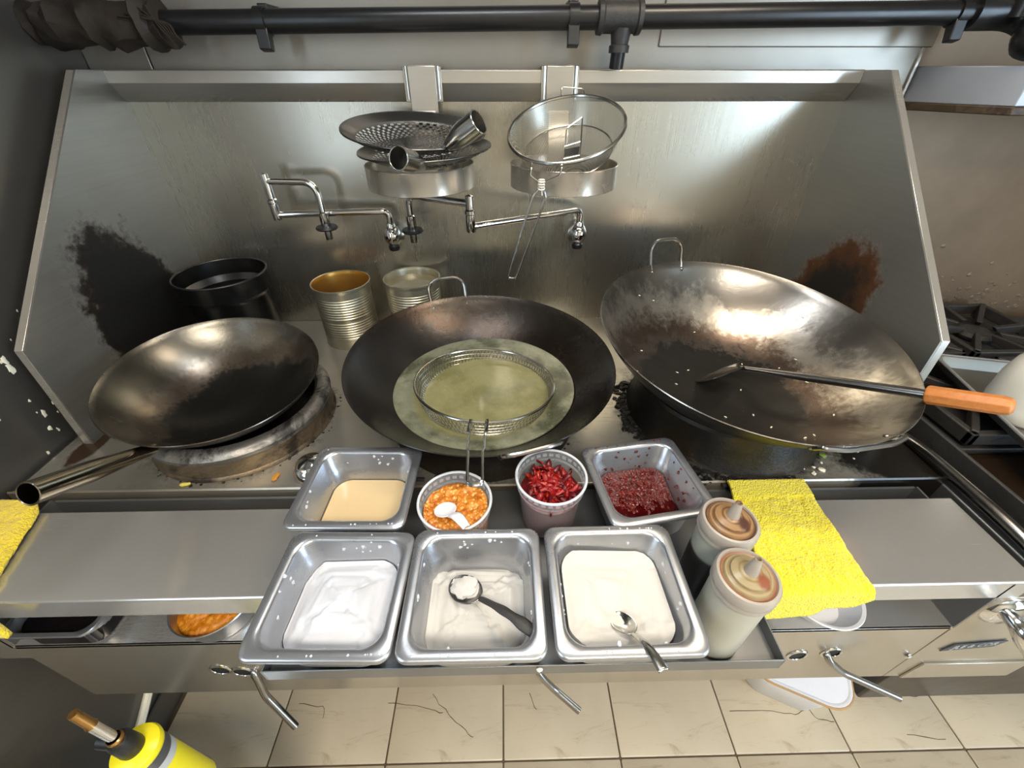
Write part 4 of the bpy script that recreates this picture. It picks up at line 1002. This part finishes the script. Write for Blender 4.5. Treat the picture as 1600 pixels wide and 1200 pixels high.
def tR2(u, v):
    p = tR(u * .62, v); return (p[0] - .006, p[1] - .006 * (v > .75) , p[2] - .0075 * (v > .76) * 1 - .0001)
def tL(u, v):
    xr = lerp(-.846, -.768, v ** .85); x = lerp(-.942, xr, u); ya = -.718; L = .245; sl = v * L
    y = ya - sl - .012 * (1 - u) * 0; 
    rc = max(0, u - .80) / .20; y = y - .02 * rc ** 2 * (1 - v) 
    z = .812 + .010 * sin(pi * min(1, u * 1.0)) * (1 - v) * .6 + .004 * fbm(x * 18, y * 18, 8, 3) + .0016 * fbm(x * 90, y * 90, 6) - .006 * rc ** 2
    edge = .178
    if sl > edge:
        k = sl - edge; a = min(k / .012, 1) * 1.15; y = ya - edge - min(k, .012) * .8 - max(0, k - .012) * .2; z = z - .012 * (1 - cos(a)) - max(0, k - .012) * .95
    return (x, y, z)
towel('yellow_towel', tL, 'golden yellow terry towel folded on the shelf end by the dark wall', 'towel2', thick=.009)

# ------------------------------------------------------------------ things in the open compartment
t = empty('deep_pan', (-.79, -.80, .645), 'deep steel pan of black sauce tucked under the shelf beside the wall', 'pan')
def ppan(cx, cy, w, d, h, z0):
    g = G(); spec = [(.020, .03, .0), (.014, .028, .004), (.008, .026, h - .008), (.0, .02, h - .006), (-.001, .02, h - .003), (.0, .02, h), (.006, .022, h), (.008, .024, h - .003), (.015, .028, .006), (.02, .03, .003)]
    return g.loft([[(x, y, z0 + z) for x, y in rr(w / 2 - i, d / 2 - i, r, 6, cx, cy)] for i, r, z in spec], True, True)
ppan(-.762, -.814, .150, .176, .060, .645).build('pan_body', 'pan', t, angle=50)
G().prism(rr(.064, .077, .024, 6, -.762, -.814), 2, .651, .690).build('black_sauce', 'soy', t)
t = empty('steel_bowl', (-.520, -.838, .645), 'round steel container of orange curry paste under the shelf', 'bowl')
G().lathe([(.0005, .001), (.050, 0), (.056, .004), (.068, .052), (.070, .054), (.069, .056), (.0665, .054), (.055, .006), (.0005, .003)], 56, (-.520, -.838, .645)).build('bowl_body', 'pan', t)
g = G(); loops = []
for k in range(18):
    r = .0625 * (1 - k / 18.2); loops.append([(-.520 + r * cos(a), -.838 + r * sin(a), .645 + .036 + .008 * (1 - (r / .0625) ** 2) + .006 * fbm(r * cos(a) * 60, r * sin(a) * 60, 2)) for a in [2 * pi * i / 48 for i in range(48)]])
tag(g.loft(loops, True, True).build('curry_paste', 'curry'), 'orange curry paste filling the round steel container', 'paste', kind='stuff')
t = empty('plastic_bowl', (.568, -.846, .645), 'white plastic bowl tucked under the shelf below the yellow towel', 'bowl')
G().lathe([(.0005, .001), (.038, 0), (.043, .004), (.063, .042), (.067, .044), (.066, .0465), (.061, .044), (.041, .006), (.0005, .004)], 56, (.568, -.846, .645)).build('bowl_body', 'whiteplastic', t)
# ladle behind the broth pan
t = empty('ladle', (-.375, -.628, .80), 'steel ladle lying on the deck behind the beige broth pan', 'ladle')
G().lathe([(.036, .0), (.0365, .002), (.0355, .010), (.030, .022), (.020, .030), (.0005, .034)], 40, (-.388, -.640, .8005)).build('ladle_bowl', 'chrome', t)
G().tube(cr([(-.355, -.640, .806), (-.31, -.652, .812), (-.25, -.668, .809), (-.16, -.672, .8055)], 5), .0045, 10).build('ladle_handle', 'rod', t)

# ------------------------------------------------------------------ scraps on the deck
sm = {m: [G().blob((0, 0, 0), 1, (1.2, .9, .55), k, 9, 7, .6).mesh('food_scrap', MT[m]) for k in range(3)] for m in ('scrapw', 'scrapy', 'scrapg', 'scrapo')}
def scrap(m, x, y, z, r, label, grp, sc=(1, 1, 1)):
    o = bpy.data.objects.new('food_scrap', random.choice(sm[m])); COL.objects.link(o); o.location = (x, y, z + r * .35); o.scale = (r * sc[0], r * sc[1], r * sc[2]); o.rotation_euler = (0, 0, random.uniform(0, 6)); tag(o, label, 'food scrap', grp)
for x, y, r in ((-.624, -.672, .006), (-.640, -.648, .0055)): scrap('scrapy', x, y, .80, r, 'yellow food scrap at the deck front below the small wok', 'yellow scraps by the small wok', (1.5, .8, .9))
scrap('scrapo', -.455, -.655, .80, .006, 'orange food scrap on the deck between ladle and small wok', None, (1.6, 1, .5))
scrap('scrapg', .660, -.622, .80, .0062, 'green pea sized scrap below the big wok', None)
for x, y, r in ((.634, -.660, .006), (.612, -.668, .005), (.622, -.652, .003), (.645, -.64, .003), (.70, -.60, .003), (.74, -.61, .003), (.78, -.60, .003), (.80, -.585, .0035), (.72, -.63, .002), (.60, -.655, .0025)):
    scrap('scrapw', x, y, .80, r, 'white food scrap on the deck below the big wok', 'white scraps below the big wok')
for k in range(16):
    scrap('scrapw', random.uniform(.20, .265), random.uniform(-.66, -.58), .80, random.uniform(.002, .006), 'white food scrap between the middle and big woks', 'white scraps between the woks')
scrap('scrapo', .645, -.705, .748, .008, 'tan curled scrap lying in the gutter beside the yellow towel', None, (1.8, .6, .5))
# rice-like grains inside the big wok
Mw = Matrix.Translation(wr_.location) @ wr_.rotation_quaternion.to_matrix().to_4x4()
for k in range(24):
    a = random.uniform(0, 2 * pi); r = .27 * sqrt(random.random()); p = Mw @ Vector((r * cos(a), r * sin(a), rhoR - sqrt(rhoR ** 2 - r * r) + .0012))
    scrap('scrapw', p.x, p.y, p.z - .0005, .0018, 'white grain stuck inside the big wok', 'grains in the big wok', (1.6, .8, .8))

# ------------------------------------------------------------------ neighbouring range on the right
t = empty('black_range', (1.35, -.42, 0), 'greasy black gas range standing beside the wok range', 'stove')
G().box(.945, 1.85, -.84, -.005, .08, .775).build('body', 'greasy', t, bevel=.006)
G().box(.925, 1.85, -.86, -.62, .775, .785).build('front_ledge', 'greasy', t, bevel=.003)
G().box(.935, 1.84, -.60, -.005, .775, .792).build('cooktop', 'iron', t, bevel=.003)
for x in (.98, 1.8):
    for y in (-.78, -.05): G().lathe([(.02, 0), (.022, .08)], 16, (x, y, 0), True, True).build('leg', 'rod', t)
g = G()
for x in (.915,):
    g.box(.908, .916, -.86, -.02, .79, .835)
g.build('side_guard', 'iron', t, bevel=.002)
def grate(cx, cy, label):
    t = empty('burner_grate', (cx, cy, .792), label, 'grate', 'cast iron grates on the black range'); hw = .148
    G().box(cx - hw, cx + hw, cy - hw, cy - hw + .016, .80, .832).build('frame_bar', 'iron', t, bevel=.003); G().box(cx - hw, cx + hw, cy + hw - .016, cy + hw, .80, .832).build('frame_bar', 'iron', t, bevel=.003)
    G().box(cx - hw, cx - hw + .016, cy - hw, cy + hw, .80, .832).build('frame_bar', 'iron', t, bevel=.003); G().box(cx + hw - .016, cx + hw, cy - hw, cy + hw, .80, .832).build('frame_bar', 'iron', t, bevel=.003)
    for k in range(8):
        a = k * pi / 4 + (0 if k % 2 else 0); L = hw * (1 if k % 2 == 0 else 1.36)
        p = [(.045, .826), (L - .02, .836), (L - .005, .836), (L - .005, .806), (.06, .81)]
        g = G().prism([(q[0], q[1]) for q in p], 1, -.007, .007).xform(Matrix.Translation((cx, cy, 0)) @ Matrix.Rotation(a, 4, 'Z')); g.build('finger', 'iron', t, bevel=.002)
    for sx in (-1, 1):
        for sy in (-1, 1): G().box(cx + sx * (hw - .02) - .008, cx + sx * (hw - .02) + .008, cy + sy * (hw - .02) - .008, cy + sy * (hw - .02) + .008, .792, .802).build('foot', 'iron', t)
    G().lathe([(.045, .796), (.05, .806), (.04, .815), (.001, .817)], 28, (cx, cy, 0)).build('burner_head', 'iron', t)
grate(1.11, -.135, 'cast iron burner grate on the black range next to the wing panel'); grate(1.43, -.135, 'cast iron burner grate on the black range beyond the first one')
grate(1.13, -.45, 'cast iron burner grate under the sheet pan'); grate(1.45, -.45, 'cast iron burner grate beyond the white jug')
# sheet pan and jug
t = empty('sheet_pan', (1.20, -.60, .838), 'aluminium sheet pan lying on the black range under the white jug', 'pan'); t.rotation_euler = (0, 0, radians(-14))
g = G(); w, d, h = .33, .46, .028; spec = [(.016, .012, 0), (.006, .016, h - .004), (.0, .018, h - .006), (-.002, .02, h - .003), (.0, .02, h), (.004, .018, h), (.007, .016, h - .003), (.017, .012, .002)]
local(g.loft([[(x, y, z) for x, y in rr(w / 2 - i, d / 2 - i, r, 5)] for i, r, z in spec], True, True), 'pan_body', plain('aluminium', s(132, 130, 122), .5, .7, .12, 10), t, angle=50)
local(G().tube([(x, y, h - .002) for x, y in rr(w / 2, d / 2, .018, 5)], .0035, 8, closed=True), 'rolled_rim', plain('aluminium_rim', s(150, 150, 150), .45, .4, .1), t)
jx, jy, jz = 1.135, -.545, .8405
t = empty('plastic_jug', (jx, jy, jz), 'milky white plastic jug standing in the sheet pan', 'jug')
g = G(); spec = [(.066, .0), (.074, .008), (.078, .03), (.078, .085), (.072, .120), (.052, .155), (.030, .178), (.022, .184), (.022, .20)]
local(g.loft([[(x, y, z) for x, y in rr(r, r * .86, r * .75, 8)] for r, z in spec], True, True), 'jug_body', 'jug', t, angle=60)
local(G().lathe([(.024, .186), (.0255, .188), (.0255, .206), (.022, .210), (.0005, .211)], 28), 'screw_cap', 'whiteplastic', t)
local(G().tube(cr([(-.012, -.010, .178), (-.045, -.02, .185), (-.064, -.028, .16), (-.066, -.03, .12), (-.06, -.028, .095)], 6), .011, 12), 'grip', 'jug', t)
# angled steel over-shelf right of the splashback
t = empty('over_shelf', (1.3, -.05, 1.365), 'steel shelf panel with a rusty lower edge mounted on the back wall', 'shelf')
pl = [(.986, .044), (.990, -.002), (1.085, -.175), (1.75, -.175), (1.75, .044)]
G().prism(pl, 2, 1.382, 1.452).build('panel', steel('dull_blue_steel', s(178, 182, 190), .45, (1, 40, 40), None, 0), t, bevel=.002)
G().prism([(.988, .044), (.992, -.004), (1.083, -.179), (1.75, -.179), (1.75, .044)], 2, 1.366, 1.382).build('lower_edge', ringmat('rusty_edge', s(110, 96, 76), s(52, 38, 28), .5), t, bevel=.002)

# ------------------------------------------------------------------ low down: torch on a stand, tub on the floor
t = empty('gas_torch', (-.545, -1.035, .449), 'yellow gas canister with black valve head and brass tipped torch tube', 'torch')
local(G().lathe([(.0005, .002), (.025, 0), (.028, .004), (.0285, .150)], 40), 'canister', 'yellow_can', t)
local(G().lathe([(.0288, .150), (.0288, .168)], 40), 'pale_band', 'label_white', t); local(G().lathe([(.0290, .168), (.0290, .192)], 40), 'dark_band', 'label_dark', t)
local(G().lathe([(.0285, .190), (.031, .193), (.032, .199), (.030, .205), (.020, .210), (.012, .211)], 40), 'shoulder', 'yellow_can', t)
hd = local(G().lathe([(.012, .205), (.0145, .208), (.0155, .216), (.0145, .246), (.012, .252), (.0005, .252)], 28), 'valve_head', 'rubber', t)
local(G().tube([(-.010, 0, .228), (-.038, .004, .228)], [.008, .010], 14), 'valve_knob', 'rubber', hd)
local(G().lathe([(.010, .250), (.010, .258), (.0085, .260)], 20), 'brass_nut', 'brass', t)
local(G().tube([(0, 0, .256), (-.002, .001, .275), (-.006, .003, .305)], [.0065, .0065, .0065], 14), 'torch_tube', 'chrome', t)
local(G().tube([(-.006, .003, .303), (-.0065, .0035, .308), (-.011, .006, .338)], [.0075, .0062, .0060], 14), 'brass_tip', 'brass', t)
t = empty('side_stand', (-.68, -1.25, 0), 'small steel side stand carrying the gas torch next to the wall', 'stand')
G().box(-.90, -.46, -1.47, -1.022, .429, .449).build('stand_top', 'shelf', t, bevel=.003)
for x in (-.88, -.48):
    for y in (-1.45, -1.04): G().box(x - .012, x + .012, y - .012, y + .012, 0, .429).build('leg', 'rod', t)
t = empty('plastic_bin', (.795, -.765, 0), 'white plastic tub on the floor tiles below the valve lever', 'tub')
def bin_(w, d, h, z0=0, i0=0):
    return [[(x, y, z) for x, y in rr(w - i, d - i, r, 7)] for i, r, z in ((.03, .05, .0), (.022, .055, .006), (.004, .06, h - .008), (-.006, .065, h - .006), (-.006, .065, h), (.002, .06, h), (.008, .056, h - .006), (.028, .05, .006))]
tb = local(G().loft(bin_(.12, .085, .15), True, True), 'bin_body', 'whiteplastic', t, angle=50)
local(G().tube([(x, y, .147) for x, y in rr(.1265, .0915, .066, 7)], .0035, 8, closed=True), 'brown_rim', plain('stained_rim', s(178, 138, 86), .5, 0, .2), t)
local(G().prism(rr(.121, .086, .06, 7), 2, .143, .149), 'bin_lid', 'whiteplastic', t, bevel=.003)
t.rotation_euler = (0, 0, radians(-25))
